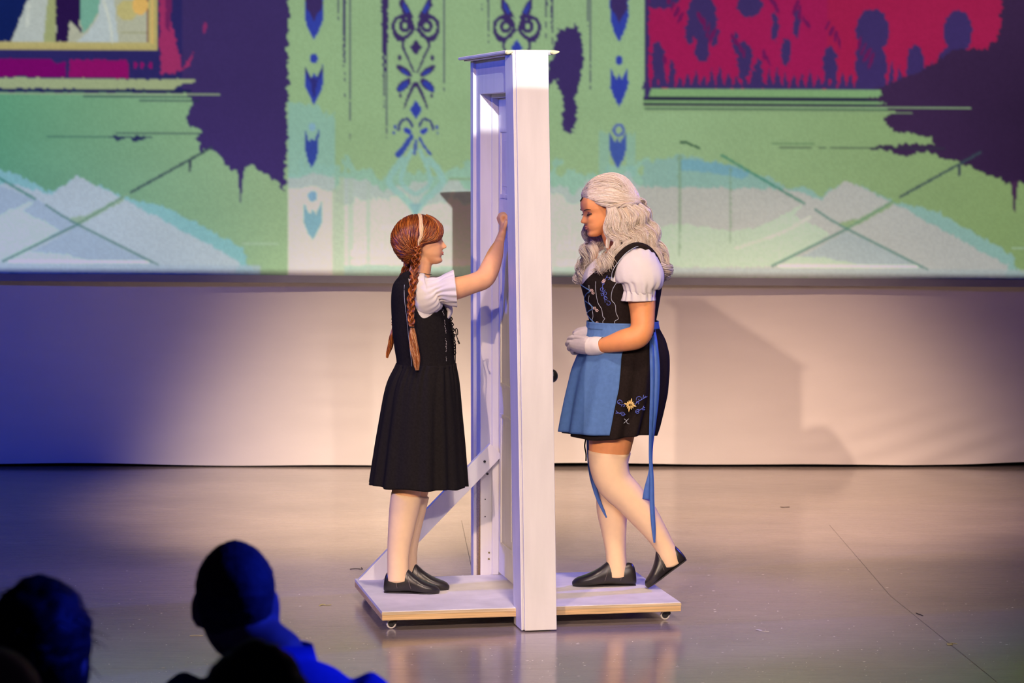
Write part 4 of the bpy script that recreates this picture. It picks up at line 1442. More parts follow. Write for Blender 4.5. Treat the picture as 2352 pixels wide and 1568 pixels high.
# lacing, bow and beads at the front edge
fx = lambda y_, u_=-0.12, o_=0.012: torso_a.at(u_, y_, o_)
multi_tube('lacing', [[fx(700 + k * 13, -.35), fx(706 + k * 13, 0.0, .016), fx(712 + k * 13, .35)] for k in range(9)] + [[fx(700 + k * 13, .35), fx(706 + k * 13, 0.0, .016), fx(712 + k * 13, -.35)] for k in range(9)], 0.0020, M['black_cloth'], girl)
bw = pa(1040, 762, -.05)
multi_tube('lace_bow', [[bw, pa(1049, 754, -.05), pa(1051, 768, -.05), pa(1044, 768, -.05)], [pa(1046, 757, -.05), pa(1049, 772, -.055), pa(1054, 786, -.055)], [bw, pa(1042, 786, -.055), pa(1045, 797, -.055), pa(1047, 790, -.05)],
                        [bw, pa(1046, 792, -.055), pa(1046, 815, -.055), pa(1045, 850, -.055)], [pa(1036, 745, -.05), bw]], 0.0019, M['black_cloth'], girl, 6)
tube_obj('lace_tip', [pa(1052, 782, -.055), pa(1055, 789, -.055)], 0.0035, M['black_cloth'], girl)
s = Shell()
g = np.random.default_rng(3)
for k in range(46):
    yb = 700 + k * 2.75
    if k % 15 in (8, 9, 10, 11): continue
    p = torso_a.at(-0.62 - 0.16 * (yb - 700) / 130, yb, 0.0125) + g.normal(size=3) * 0.0011
    s.add(*blob(p, (0.0017,) * 3, 6, 4))
bd = s.build('bead_trim', mat('bead_trim', (0.55, 0.50, 0.50), 0.3, 0.6), None, True)
world_child(bd, girl)
bd['kind'] = 'stuff'
tube_obj('necklace', [pa(944, 624, -.04), pa(958, 626, -.052), pa(972, 628, -.052), pa(986, 630, -.035), pa(991, 630, 0), pa(986, 630, .035)], 0.0014, M['lash'], girl)

# ---------------- hair: wig cap with side strands gathered into two braids
HC = np.array([957.0, 546.0])
sil = [(-180, 59), (-150, 55.5), (-120, 53.5), (-90, 53.5), (-65, 55), (-45, 59), (-25, 62.5), (-10, 62.5), (4, 58), (12, 50), (22, 36), (40, 30), (62, 36), (85, 50), (105, 60), (122, 63), (140, 60), (160, 59), (180, 59)]
sa_, sr_ = np.array([q_[0] for q_ in sil], float), np.array([q_[1] for q_ in sil], float)


def hair_pt(phi, psi, extra=0.0):
    """phi: degrees in the image plane (0 = front, -90 = up), psi: degrees off the middle plane (negative = towards camera)"""
    phi, psi = np.asarray(phi, float), np.asarray(psi, float)
    r_ = np.interp(((phi + 180) % 360) - 180, sa_, sr_) + extra
    cp_, sp_ = np.cos(np.radians(psi)), np.sin(np.radians(psi))
    x_ = HC[0] + r_ * cp_ * np.cos(np.radians(phi))
    y_ = HC[1] + r_ * cp_ * np.sin(np.radians(phi))
    d_ = (0.092 + extra * KA) * sp_
    u_ = (x_ - 1176) / FPX
    v_ = (784 - y_) / FPX
    ry_ = CP + v_ * SP
    return np.stack([u_ * YA / ry_, YA + d_, CAM_H + (-SP + v_ * CP) * YA / ry_], -1)


# under-cap so that no scalp shows
ph = np.linspace(-180, 180, 60, endpoint=False)
ps = np.linspace(-89, 89, 36)
PH, PS = np.meshgrid(ph, ps)
capm = hair_mat('auburn_cap', (0.10, 0.02, 0.006), (0.16, 0.035, 0.008), (0.2, 0.05, 0.01))


def on_sphere(a_, b_, t_):
    """slerp on the (phi, psi) sphere"""
    def uv(q_):
        f_, s_ = np.radians(q_[..., 0]), np.radians(q_[..., 1])
        return np.stack([np.cos(s_) * np.cos(f_), np.cos(s_) * np.sin(f_), np.sin(s_)], -1)
    A, B = uv(a_)[:, None], uv(b_)[:, None]
    om = np.arccos(np.clip((A * B).sum(-1), -1, 1))[..., None]
    t_ = t_[None, :, None]
    q_ = (np.sin((1 - t_) * om) * A + np.sin(t_ * om) * B) / np.maximum(np.sin(om), 1e-4)
    return np.degrees(np.arctan2(q_[..., 1], q_[..., 0])), np.degrees(np.arcsin(np.clip(q_[..., 2], -1, 1)))


groups = []
tt = np.linspace(0, 1, 12)
for side in (-1, 1):
    n_s = 1450
    st_phi = -172 + 0 * g.random(n_s)
    st_phi = np.where(g.random(n_s) < 0.86, -200 + 175 * g.random(n_s), 100 + 60 * g.random(n_s))
    A_ = np.stack([st_phi, side * (2 + 5 * g.random(n_s))], -1)
    B_ = np.stack([96 + g.normal(size=n_s) * 8, side * (58 + 4 * g.normal(size=n_s))], -1)
    f_, s_ = on_sphere(A_, B_, tt)
    ex = (g.random(n_s) * 3.2 - 2.4)[:, None] + 1.2 * np.sin(tt * 9 + g.random((n_s, 1)) * 6)
    P_ = hair_pt(f_, s_, ex)
    groups.append((P_, np.repeat((0.0007 + 0.0007 * g.random(n_s))[:, None], 12, 1)))
# swept fringe in front of the brow
for side in (-1, 1):
    n_s = 640
    A_ = np.stack([-75 + 45 * g.random(n_s), side * (2 + 8 * g.random(n_s))], -1)
    M_ = np.stack([-2 + 12 * g.normal(size=n_s) * .5, side * (22 + 12 * g.random(n_s))], -1)
    B_ = np.stack([62 + g.normal(size=n_s) * 12, side * (58 + 5 * g.normal(size=n_s))], -1)
    t1 = np.linspace(0, 1, 7)
    f1, s1 = on_sphere(A_, M_, t1)
    f2, s2 = on_sphere(M_, B_, t1[1:])
    f_, s_ = np.hstack([f1, f2]), np.hstack([s1, s2])
    k = np.ones(5) / 5
    f_ = np.stack([np.convolve(np.pad(q_, 2, mode='edge'), k, 'valid') for q_ in f_])
    s_ = np.stack([np.convolve(np.pad(q_, 2, mode='edge'), k, 'valid') for q_ in s_])
    P_ = hair_pt(f_, s_, (g.random(n_s) * 6 - 2.0)[:, None])
    groups.append((P_, np.repeat((0.0007 + 0.0007 * g.random(n_s))[:, None], 13, 1)))
hairA = strands('hair', groups, M['auburn'], girl, 5)
hairA['label'] = 'auburn hair swept to the side with a pale streak'
# under-cap follows the hairline: leave the lower front (face) open
keep_v = hair_pt(PH, PS, -3.2)
fq = [f_ for f_ in grid_quads(60, 36)]


def cap_ok(i):
    f_ = PH.ravel()[i]
    s_ = PS.ravel()[i]
    return not (2 + abs(s_) * 0.25 < f_ < 74 + abs(s_) * 0.1 and abs(s_) < 62)


fq = [f_ for f_ in fq if all(cap_ok(i) for i in f_)]
uc = pyobj('under_cap', keep_v.reshape(-1, 3), fq, mat('auburn_base', (0.13, 0.028, 0.007), 0.5, 0.4), None)
world_child(uc, hairA)
# pale streak
n_s = 40
A_ = np.stack([-84 + 3 * g.normal(size=n_s) * .5, -(8 + 4 * g.random(n_s))], -1)
B_ = np.stack([78 + g.normal(size=n_s) * 2, -(56 + 2 * g.normal(size=n_s))], -1)
f_, s_ = on_sphere(A_, B_, tt)
P_ = hair_pt(f_, s_, (2.2 + g.random(n_s))[:, None])
world_child(strands('pale_streak', [(P_, np.repeat((0.0012 * np.ones(n_s))[:, None], 12, 1))], M['pale_streak'], girl, 8), hairA)


def braid(name, guide, width, depth, turns, m_, parent, seed, per=26):
    N = 84
    c = catmull(guide, N)
    t_ = np.gradient(c, axis=0)
    t_ /= np.linalg.norm(t_, axis=1)[:, None]
    b_ = np.array([0, 1.0, 0]) - t_ * t_[:, 1:2]
    b_ /= np.linalg.norm(b_, axis=1)[:, None]
    a_ = np.cross(t_, b_)
    s_ = np.linspace(0, 1, N)
    g_ = np.random.default_rng(seed)
    gr = []
    taper = np.interp(s_, [0, .06, .5, .93, 1], [.75, 1.0, 1.0, .72, .45])
    for k in range(3):
        th = 2 * math.pi * (turns * s_ + k / 3)
        cx = width * np.sin(th) * taper
        cd = depth * np.sin(2 * th) * taper
        ang = g_.random(per) * 2 * math.pi
        rr_ = np.sqrt(g_.random(per)) * 0.0088
        A = ang[:, None] + 4 * s_[None]
        ox = rr_[:, None] * np.cos(A) * taper
        od = rr_[:, None] * np.sin(A) * taper
        P_ = c[None] + (cx[None] + ox)[..., None] * a_[None] + (cd[None] + od)[..., None] * b_[None]
        gr.append((P_, np.repeat((0.0014 + 0.0009 * g_.random(per))[:, None], N, 1)))
    return strands(name, gr, m_, parent, seed)


brA = braid('braid', [pa(958, 566, -.088), pa(957, 585, -.100), pa(953, 615, -.112), pa(950, 645, -.165), pa(945, 685, -.195), pa(944, 720, -.192), pa(946, 750, -.186)], 0.0115, 0.0085, 4.6, M['auburn'], girl, 21)
brA['label'] = 'long auburn braid hanging in front of the shoulder'
world_child(strands('braid_tail', [spread([pa(946, 748, -.186), pa(948, 772, -.186), pa(952, 800, -.182), pa(957, 828, -.178), pa(958, 850, -.178)], [.006, .016, .019, .016, .008], 150, 31, 0.001, 2, .25, .6, (.0010, .0016), N=26)], M['auburn_tail'], girl, 31), brA)
tube_obj('hair_tie', [pa(941, 751, -.192), pa(946, 751, -.198), pa(951, 751, -.192)], 0.003, M['lash'], girl)
brB = braid('braid', [pa(955, 566, .088), pa(945, 590, .10), pa(930, 625, .11), pa(916, 680, .10), pa(908, 730, .08), pa(905, 748, .06)], 0.0105, 0.0085, 4.6, M['auburn'], girl, 22)
brB['label'] = 'second auburn braid hanging behind the back'
world_child(strands('braid_tail', [spread([pa(906, 742, .06), pa(903, 765, .05), pa(898, 785, .05), pa(893, 805, .05), pa(889, 822, .05)], [.006, .013, .014, .011, .004], 110, 33, 0.001, 2, .3, .6, (.0010, .0015), N=24)], M['auburn'], girl, 33), brB)
# a few short hairs at the nape
strands('nape_hair', [spread([pa(925, 590, -.03), pa(932, 600, -.03), pa(938, 606, -.03)], [.012, .012, .008], 60, 35, N=10), spread([pa(930, 592, .0), pa(936, 602, .0), pa(941, 607, 0)], [.02, .016, .012], 60, 36, N=10)], M['auburn'], girl, 35)
# ================================================================== PERSON WITH THE PALE CURLS (right)
YB = 12.00


def pb_(x, y, d=0.0):
    return W(x, y, YB + d)


KB = YB / FPX
lady = empty('person', (pb_(1420, 1340)[0], YB, ZP))
tag(lady, 'person with pale wavy hair in a black dress, blue apron and white gloves', 'person')


def Lb(rows):
    return [(*pb_(q_[0], q_[1], q_[2]), q_[3] * KB, (q_[4] if len(q_) > 4 else q_[3]) * KB) for q_ in rows]


torso_b = Rings([(556, 1425, 1480, .055), (566, 1405, 1496, .115), (580, 1384, 1508, .150), (600, 1362, 1514, .162), (620, 1345, 1517, .168), (640, 1338, 1517, .170), (660, 1340, 1515, .168), (690, 1349, 1510, .158),
                 (720, 1355, 1505, .145), (742, 1360, 1500, .135), (770, 1352, 1510, .150), (820, 1342, 1526, .175), (900, 1335, 1524, .18), (960, 1350, 1505, .17)], YB)
shells = [torso_b.solid(560, 950, 44, 44, -0.008)]
hdB = Head(0.222, (0.30, 0, 0.0), pb_(1363, 544, -0.012), math.pi + math.radians(20), math.radians(13))
for v, f in head_mesh(skull=0.88):
    shells.append((hdB(v), f))
shells.append(limb(Lb([(1440, 600, 0, 40, 52), (1425, 570, 0, 31, 34), (1412, 545, 0, 28, 30), (1405, 515, 0, 28, 30)]), 16, 20))
armB = [(1458, 604, -.10, 24), (1468, 630, -.145, 31), (1473, 680, -.165, 32), (1476, 725, -.182, 28), (1474, 758, -.200, 27), (1462, 774, -.212, 27), (1435, 781, -.212, 25.5), (1405, 789, -.192, 20.5), (1380, 794, -.160, 16), (1366, 795, -.138, 15)]
shells.append(limb(Lb(armB), 54, 22))
armF = [(1455, 588, .13, 30), (1452, 640, .17, 31), (1450, 700, .175, 28), (1440, 738, .185, 26), (1405, 752, .165, 24), (1370, 760, .09, 19), (1356, 764, .0, 15), (1348, 766, -.02, 14)]
shells.append(limb(Lb(armF), 50, 20))
legsB = [  # near leg bent back on the toes, far leg straight
    [(1412, 930, -.070, 56, 52), (1402, 1010, -.070, 50, 48), (1398, 1060, -.070, 44, 44), (1410, 1105, -.068, 40, 40), (1442, 1140, -.066, 36, 37), (1476, 1180, -.064, 32, 34), (1505, 1220, -.062, 25, 27), (1525, 1252, -.060, 21, 22), (1536, 1276, -.060, 22, 22), (1543, 1296, -.060, 21, 20)],
    [(1420, 930, .060, 54, 52), (1408, 1010, .055, 47, 46), (1402, 1080, .050, 36, 38), (1405, 1130, .045, 34, 36), (1406, 1170, .040, 34, 35), (1410, 1220, .035, 27, 28), (1414, 1265, .030, 22, 23), (1416, 1300, .030, 22, 23), (1417, 1322, .030, 25, 22)]]
for lg in legsB:
    shells.append(limb(Lb(lg), 60, 22))
remeshed('body', shells, 0.0047, M['skin_b'], lady, 2)

# face make-up and features
lips(hdB, lady)
M['eyeshadow'] = mat('eyeshadow', (0.20, 0.08, 0.06), 0.5, 0.4)
for s_ in (-1, 1):
    e_ = pyobj('eye', *blob(hdB((0.305, s_ * 0.128, 0.468)), (0.0112, 0.0115, 0.0092)), M['eye'], None)
    world_child(e_, lady)
    ld = pyobj('eyelid', *blob(hdB((0.3075, s_ * 0.128, 0.476)), (0.0118, 0.0125, 0.0088)), M['eyeshadow'], None)
    world_child(ld, lady)
    tube_obj('eyelash', [hdB((0.310, s_ * 0.190, 0.464)), hdB((0.340, s_ * 0.165, 0.457)), hdB((0.362, s_ * 0.13, 0.452)), hdB((0.358, s_ * 0.095, 0.456))], 0.0024, M['lash'], lady)
    multi_tube('eyelash', [[hdB((0.345, s_ * (0.165 - k * .012), 0.458)), hdB((0.392 - .006 * abs(k - 3), s_ * (0.182 - k * .014), 0.444))] for k in range(7)], 0.0009, M['lash'], lady, 4)
    tube_obj('eyebrow', [(*hdB((0.318, s_ * 0.215, 0.545)), .0012), (*hdB((0.368, s_ * 0.165, 0.562)), .0020), (*hdB((0.392, s_ * 0.11, 0.554)), .0024), (*hdB((0.402, s_ * 0.07, 0.545)), .0018)], 0.0026, M['brow'], lady)
tube_obj('earring', [hdB((-0.02, 0.345, 0.335)), hdB((-0.018, 0.35, 0.320))], 0.0028, M['pink_bead'], lady)
tube_obj('hair_clip', [pb_(1339, 453, -.03), pb_(1333, 462, -.03)], 0.003, M['lash'], lady)

# stockings and bare-knee tops
for lg, y0 in ((legsB[0], 1032), (legsB[1], 1032)):
    p = catmull([(*r_[:3], r_[3] + 1.7, r_[4] + 1.7) for r_ in lg], 60)
    p = p[p[:, 1] >= y0]
    v, f = limb(Lb([tuple(q_) for q_ in p]), 60, 28)
    st = pyobj('stocking', v, f, M['stocking'], None)
    world_child(st, lady)
    st['label'] = 'pale cream stocking'
hs = W(1459, 1338, YB + .03)
shoe('shoe', (pb_(1461, 1340, .03)[0], YB + 0.03, ZP), (pb_(1314, 1340, .03)[0], YB + 0.01, ZP), (0, 0, 1), 0.042, 0.118, M['black_leather'], lady)
tz = np.array([pb_(1487, 1345, -.06)[0], YB - 0.060, ZP + 0.002])
hz_ = pb_(1573, 1293, -.06)
hz2 = pb_(1560, 1292, -.06)
up_ = np.cross(np.array([0, 1.0, 0]), (tz - hz2))
if up_[2] < 0: up_ = -up_
bend = shoe('shoe', pb_(1578, 1284, -.06), tz, up_, 0.042, 0.110, M['black_leather'], lady)
bend['label'] = 'black shoe with the heel raised'

# blouse under the bodice
cloth('blouse', torso_b.sheet(80, 30, lambda u_: 575 + 20 * np.clip(-np.cos(u_), 0, 1) ** 2, 690, 0.003,
                              lambda U, T, y_: 0.003 * np.sin(U * 34) * np.clip(1 - T, 0, 1)), M['white_blouse'], lady)
sB = sleeve('sleeve', Lb([(1462, 582, -.095, 30, 18), (1463, 592, -.125, 44, 28), (1464, 612, -.148, 52, 36), (1467, 636, -.162, 56, 40), (1468, 652, -.168, 51, 41), (1467, 661, -.170, 37, 38), (1467, 668, -.168, 35, 37), (1466, 679, -.168, 36, 38), (1466, 690, -.168, 38, 40)]),
            M['white_blouse'], lady, fold=0.0085, nf=15, ruffle=0.003, ruf0=0.74, seed=2)
sB['label'] = 'white puffed sleeve gathered into a frilled cuff'
sleeve('sleeve', Lb([(1455, 574, .10, 30, 22), (1456, 590, .135, 46, 32), (1454, 612, .155, 52, 40), (1453, 640, .170, 52, 42), (1452, 660, .175, 38, 38), (1452, 690, .178, 38, 40)]), M['white_blouse'], lady, seed=4)


# bodice: deep V at the front, shoulder straps
def topB(u_):
    c_ = -np.cos(u_)                     # 1 at the front
    s_ = np.abs(np.sin(u_))
    arm = 645 - 10 * c_
    front = 652 - 60 * np.clip((0.97 - c_) / 0.45, 0, 1)
    back = 598
    wf = 1 / (1 + np.exp(-(c_ - 0.42) * 22))
    wb_ = 1 / (1 + np.exp(-(-c_ - 0.62) * 20))
    return (arm * (1 - wf) + front * wf) * (1 - wb_) + back * wb_


bodB = cloth('bodice', torso_b.sheet(140, 46, topB, 744, 0.009), M['black_cloth_b'], lady, 0.003)
bodB['label'] = 'black laced bodice with embroidered scrolls'
for s_ in (-1, 1):
    ribbon('strap', [(*pb_(1401, 634, s_ * .172), .016, 0.1), (*pb_(1413, 602, s_ * .178), .013, 0.15), (*pb_(1433, 577, s_ * .172), .012, 0.3), (*pb_(1458, 563, s_ * .160), .012, 0.5), (*pb_(1484, 568, s_ * .155), .012, 0.4),
                     (*pb_(1503, 588, s_ * .14), .013, 0.3), (*pb_(1514, 616, s_ * .11), .014, 0.2)], M['black_cloth_b'], lady, 0.004)
    if s_ < 0:
        ln = [[pb_(1406, 644, s_ * .186), pb_(1406, 626, s_ * .190), pb_(1417, 606, s_ * .192), pb_(1436, 583, s_ * .186), pb_(1456, 569, s_ * .174), pb_(1466, 566, s_ * .168)]]
        multi_tube('strap_piping', ln, 0.0013, M['pale_thread'], lady)


def onB(x, y, off=0.0115, near=True, R_=torso_b):
    """point on the garment surface (camera side) at picture position x, y"""
    a = R_.r
    h = 9.0
    f_ = lambda k: (2 * np.interp(y, a[:, 0], a[:, k]) + np.interp(y - h, a[:, 0], a[:, k]) + np.interp(y + h, a[:, 0], a[:, k])) / 4
    xl, xr = f_(1), f_(2)
    c_ = np.clip((x - (xl + xr) / 2) / ((xr - xl) / 2), -1, 1)
    return R_.at(-math.acos(c_), y, off)


seams = [[(1370, 642), (1370, 662), (1375, 690), (1383, 705), (1386, 722), (1390, 727), (1386, 734), (1388, 741)],
         [(1416, 640), (1405, 660), (1403, 682), (1411, 694), (1413, 712), (1418, 726), (1411, 732), (1412, 741)],
         [(1356, 652), (1357, 668)], [(1357, 676), (1356, 690), (1362, 700), (1366, 722), (1364, 735), (1366, 741)]]
multi_tube('piping', [[onB(*q_) for q_ in s_] for s_ in seams], 0.0012, M['pale_thread'], lady)
lac = [[(1340, 653), (1350, 659), (1359, 665), (1352, 672), (1348, 683)], [(1350, 690), (1360, 697), (1366, 705), (1358, 712), (1355, 720)], [(1354, 722), (1362, 731), (1372, 741)], [(1348, 683), (1349, 700), (1353, 716)]]
multi_tube('lacing_ribbon', [[onB(*q_, .0125) for q_ in s_] for s_ in lac], 0.0024, M['blue_cotton'], lady)
scr_l = []


def spiral(cx, cy, r, a0, turns, sg=1, surf=onB):
    return [surf(cx + r * (1 - .8 * k / 9) * math.cos(a0 + sg * turns * 2 * math.pi * k / 9), cy + r * (1 - .8 * k / 9) * math.sin(a0 + sg * turns * 2 * math.pi * k / 9)) for k in range(10)]


for cx, cy, r, a0, tn, sg in ((1396, 631, 6, 1.6, 1.1, -1), (1385, 647, 4, 3.5, .9, 1), (1384, 659, 6, 0.2, 1.2, 1), (1389, 668, 5, 2.0, 1.0, -1), (1383, 672, 4, 4.0, 1.0, 1), (1391, 678, 5, 1.0, .9, 1), (1396, 692, 6.5, 4.4, .9, 1)):
    scr_l.append(spiral(cx, cy, r, a0, tn, sg))
scr_l.append([onB(*q_) for q_ in ((1400, 622), (1394, 630), (1388, 640), (1384, 652), (1385, 664), (1388, 676), (1390, 690))])
scr_l += [[onB(1400, 624), onB(1404, 622)], [onB(1400, 626), onB(1403, 629)], [onB(1388, 680), onB(1393, 684)], [onB(1390, 676), onB(1395, 680)]]
for k_ in scr_l:
    world_child(multi_tube('embroidered_scroll', [k_], 0.0012, M['blue_thread'], lady), bodB)


def flowers(name, spots, m_, parent, surf=onB, r=0.0022, n=6, sp=2.6, seed=1):
    for x, y in spots:
        s = Shell()
        for k in range(n):
            a_ = 2 * math.pi * k / n
            s.add(*blob(surf(x + sp * math.cos(a_), y + sp * math.sin(a_), .0125), (r,) * 3, 6, 4))
        s.add(*blob(surf(x, y, .0135), (r * .8,) * 3, 6, 4))
        o = s.build(name, m_, None, True)
        o['kind'] = 'stuff'
        world_child(o, parent)


flowers('bead_flower', [(1362, 663), (1365, 669), (1369, 704), (1374, 709), (1375, 738), (1381, 741), (1388, 639), (1386, 642)], M['pink_bead'], bodB)
# blouse tie in the V
multi_tube('blouse_tie', [[torso_b.at(math.pi + a_, y_, 0.010) for a_, y_ in ((-.28, 604), (-.33, 618), (-.26, 630), (-.24, 645))], [torso_b.at(math.pi + a_, y_, 0.010) for a_, y_ in ((-.55, 606), (-.46, 618), (-.36, 628), (-.34, 645))]], 0.0024, mat('violet_tie', (0.10, 0.06, 0.40), 0.5), lady)

# skirt, apron
sk_b = Rings([(738, 1359, 1501, .135), (755, 1355, 1509, .148), (782, 1347, 1524, .165), (816, 1336, 1532, .178), (848, 1323, 1532, .186), (904, 1311, 1527, .190), (950, 1303, 1516, .190), (984, 1298, 1507, .188), (1014, 1295, 1496, .186), (1030, 1294, 1490, .186)], YB)


def pleatB(U, T, y_):
    g_ = np.clip((y_ - 745) / 260, 0, 1)
    return (0.0015 + 0.0120 * g_) * np.sin(U * 15 + 1.1 * np.sin(U * 2 + 1)) * (0.6 + 0.4 * np.sin(U * 4)) + 0.0012 * np.sin(U * 40) * np.exp(-((y_ - 750) / 40) ** 2)


skB = cloth('skirt', sk_b.sheet(300, 56, 741, lambda u_: 996 + 5 * np.sin(u_ * 3 + 1), 0.008, pleatB), M['black_cloth_b'], lady, 0.003)
skB['label'] = 'short black skirt with an embroidered flower'
ed = [(736, 1447), (807, 1425), (881, 1418), (933, 1407), (972, 1400), (1000, 1394)]
nuA, nvA = 90, 50
ysA = np.linspace(739, 988, nvA)
va = []
for y_ in ysA:
    a = sk_b.r
    xl, xr = np.interp(y_, a[:, 0], a[:, 1]), np.interp(y_, a[:, 0], a[:, 2])
    xe = np.interp(y_, [q_[0] for q_ in ed], [q_[1] for q_ in ed])
    ue = math.acos(np.clip((xe - (xl + xr) / 2) / ((xr - xl) / 2), -1, 1))
    U = np.linspace(-ue, -(2 * math.pi - ue), nuA)
    g_ = np.clip((y_ - 750) / 240, 0, 1)
    dsp = 0.0150 + pleatB(U, 0, np.full(nuA, y_)) + (0.003 + 0.007 * g_) * (1 + np.sin((U + math.pi) * 6 + .8)) * 0.6 + 0.006 * g_ * np.exp(-((U + 2.0) / .12) ** 2)
    va.append(sk_b.at(U, np.full(nuA, y_), dsp))
apr = cloth('apron', (np.vstack(va), grid_quads(nuA, nvA, False)), M['blue_cotton'], lady, 0.0025)
apr['label'] = 'plain blue cotton apron'
wb2 = cloth('apron_waistband', torso_b.sheet(90, 6, 737, 753, 0.0205), M['blue_cotton'], lady, 0.003)
world_child(wb2, apr)
# skirt embroidery: pale star flower with blue scrolls
sS = lambda x, y, off=0.025: onB(x, y, off, True, sk_b)
s = Shell()
for k in range(12):
    a_ = 2 * math.pi * k / 12 + .26
    L_ = (16 if k % 3 == 0 else 11)
    s.add(*limb([(*sS(1440 + 3 * math.cos(a_), 919 + 3 * math.sin(a_)), .0022, .0022), (*sS(1440 + L_ * .55 * math.cos(a_), 919 + L_ * .55 * math.sin(a_)), .0042, .003), (*sS(1440 + L_ * math.cos(a_) * .8, 919 + L_ * math.sin(a_)), .0008, .0008)], 8, 6))
for k in range(9):
    a_ = 2 * math.pi * k / 8
    r_ = 0 if k == 8 else 4
    s.add(*blob(sS(1440 + r_ * math.cos(a_), 919 + r_ * math.sin(a_), .028), (.0026,) * 3, 6, 4))
stf = s.build('embroidered_flower', M['gold_thread'], None, True)
world_child(stf, skB)
stf['label'] = 'pale gold star flower stitched on the skirt'
ln = []
for cx, cy, r, a0, tn, sg in ((1459, 906, 7, 2.8, 1.1, 1), (1454, 914, 4, 1, .8, -1), (1455, 935, 6, 5.5, 1.1, -1), (1418, 912, 6, .5, 1.1, -1), (1426, 921, 4, 3, .9, 1), (1424, 940, 6, 3.4, 1.1, 1)):
    ln.append(spiral(cx, cy, r, a0, tn, sg, sS))
for a in ([(1450, 918), (1456, 912), (1466, 906), (1472, 900)], [(1450, 936), (1458, 932), (1464, 928), (1470, 926)], [(1430, 918), (1422, 918), (1414, 914)], [(1430, 940), (1420, 938), (1412, 934)],
          [(1466, 906), (1468, 897)], [(1468, 905), (1475, 901)], [(1464, 930), (1468, 922)], [(1465, 931), (1470, 931)], [(1414, 936), (1411, 931)], [(1416, 937), (1410, 937)]):
    ln.append([sS(*q_) for q_ in a])
for k_ in ln:
    world_child(multi_tube('embroidered_scroll', [k_], 0.0013, M['blue_thread'], lady), skB)
for k_ in (((1427, 950), (1431, 954), (1433, 960), (1437, 962)), ((1436, 950), (1430, 956), (1426, 960))):
    world_child(multi_tube('embroidered_scroll', [[sS(*q_) for q_ in k_]], 0.0010, M['pale_thread'], lady), skB)

# apron strings
nd = -.185
ribbon('apron_ribbon', [(*pb_(1499, 748, -.06), .010, .5), (*pb_(1504, 790, -.140), .013, .3), (*pb_(1508, 850, -.162), .014, .1), (*pb_(1506, 920, -.172), .013, .2), (*pb_(1500, 980, -.165), .011, .3), (*pb_(1496, 1030, -.13), .008, .6),
                        (*pb_(1494, 1080, -.12), .008, .3), (*pb_(1488, 1120, -.12), .015, .1), (*pb_(1485, 1146, -.12), .018, .0)], M['blue_ribbon'], lady)
ribbon('apron_ribbon', [(*pb_(1497, 748, -.05), .009, .5), (*pb_(1497, 800, -.155), .010, .3), (*pb_(1498, 880, -.178), .009, .2), (*pb_(1496, 960, -.178), .009, .3), (*pb_(1494, 1040, -.135), .008, .4), (*pb_(1497, 1100, -.13), .009, .2),
                        (*pb_(1498, 1160, -.13), .010, .1), (*pb_(1501, 1210, -.13), .009, .1), (*pb_(1503, 1246, -.13), .004, .1)], M['blue_ribbon'], lady)
ribbon('apron_ribbon', [(*pb_(1352, 1006, .03), .010, .3), (*pb_(1355, 1050, .03), .013, .4), (*pb_(1360, 1090, -.02), .013, .3), (*pb_(1369, 1130, -.025), .010, .3), (*pb_(1380, 1160, -.02), .007, .3), (*pb_(1394, 1188, -.02), .005, .2)], M['blue_ribbon'], lady)
tube_obj('lace_end', [pb_(1346, 1006, -.06), pb_(1343, 1024, -.06), pb_(1346, 1042, -.06), pb_(1346, 1058, -.06)], 0.003, M['black_cloth'], lady)

# ---------------- gloved hands, clasped in front of the waist
gl = []
gl.append(limb(Lb([(1366, 795, -.138, 18, 18), (1352, 794, -.120, 20, 18), (1338, 791, -.104, 22, 17), (1324, 789, -.092, 20, 16), (1312, 787, -.084, 14, 14)]), 22, 18))
for k, (yk, xk) in enumerate(((776, 1306), (786, 1302), (796, 1306), (804, 1314))):
    d0 = -.104 + .006 * k
    gl.append(finger([pb_(1328, yk + 1, d0), pb_(xk + 6, yk - 2, d0 - .004), pb_(xk, yk + 3, d0 + .010), pb_(xk + 3, yk + 7, d0 + .028), pb_(xk + 14, yk + 6, d0 + .036)], 0.0086, 0.0072))
gl.append(finger([pb_(1350, 784, -.128), pb_(1334, 776, -.116), pb_(1320, 774, -.106), pb_(1312, 778, -.096)], 0.0125, 0.009))
gv = remeshed('glove', gl, 0.0019, M['glove'], lady, 1)
gv['label'] = 'white glove on the near hand'
gl = [limb(Lb([(1356, 766, -.010, 16, 17), (1346, 766, -.025, 17, 17), (1334, 768, -.035, 17, 17), (1322, 773, -.043, 14, 16)]), 18, 16)]
for k in range(4):
    gl.append(finger([pb_(1326, 770 + k * 5, -.040 - k * .004), pb_(1312, 774 + k * 6, -.046 - k * .003), pb_(1306, 782 + k * 6, -.062), pb_(1313, 788 + k * 5, -.074)], 0.0086, 0.0072))
gl.append(finger([pb_(1344, 760, -.044), pb_(1330, 762, -.056), pb_(1318, 769, -.064)], 0.0115, 0.009))
gv2 = remeshed('glove', gl, 0.0024, M['glove'], lady, 2)
gv2['label'] = 'white glove on the far hand'
M['cuff'] = mat('white_cuff', (0.82, 0.76, 0.70), 0.8, 0.2, 0.03, 60, 0.1, 300)
sleeve('glove_cuff', Lb([(1386, 792.5, -.170, 18, 19), (1378, 794, -.158, 20, 21), (1370, 794.5, -.144, 21, 20), (1362, 795, -.132, 20.5, 19.5), (1354, 794.5, -.121, 20.5, 19)]), M['cuff'], lady, 40, 16, 0.0014, 5, 0.0008, 0.7, 6)
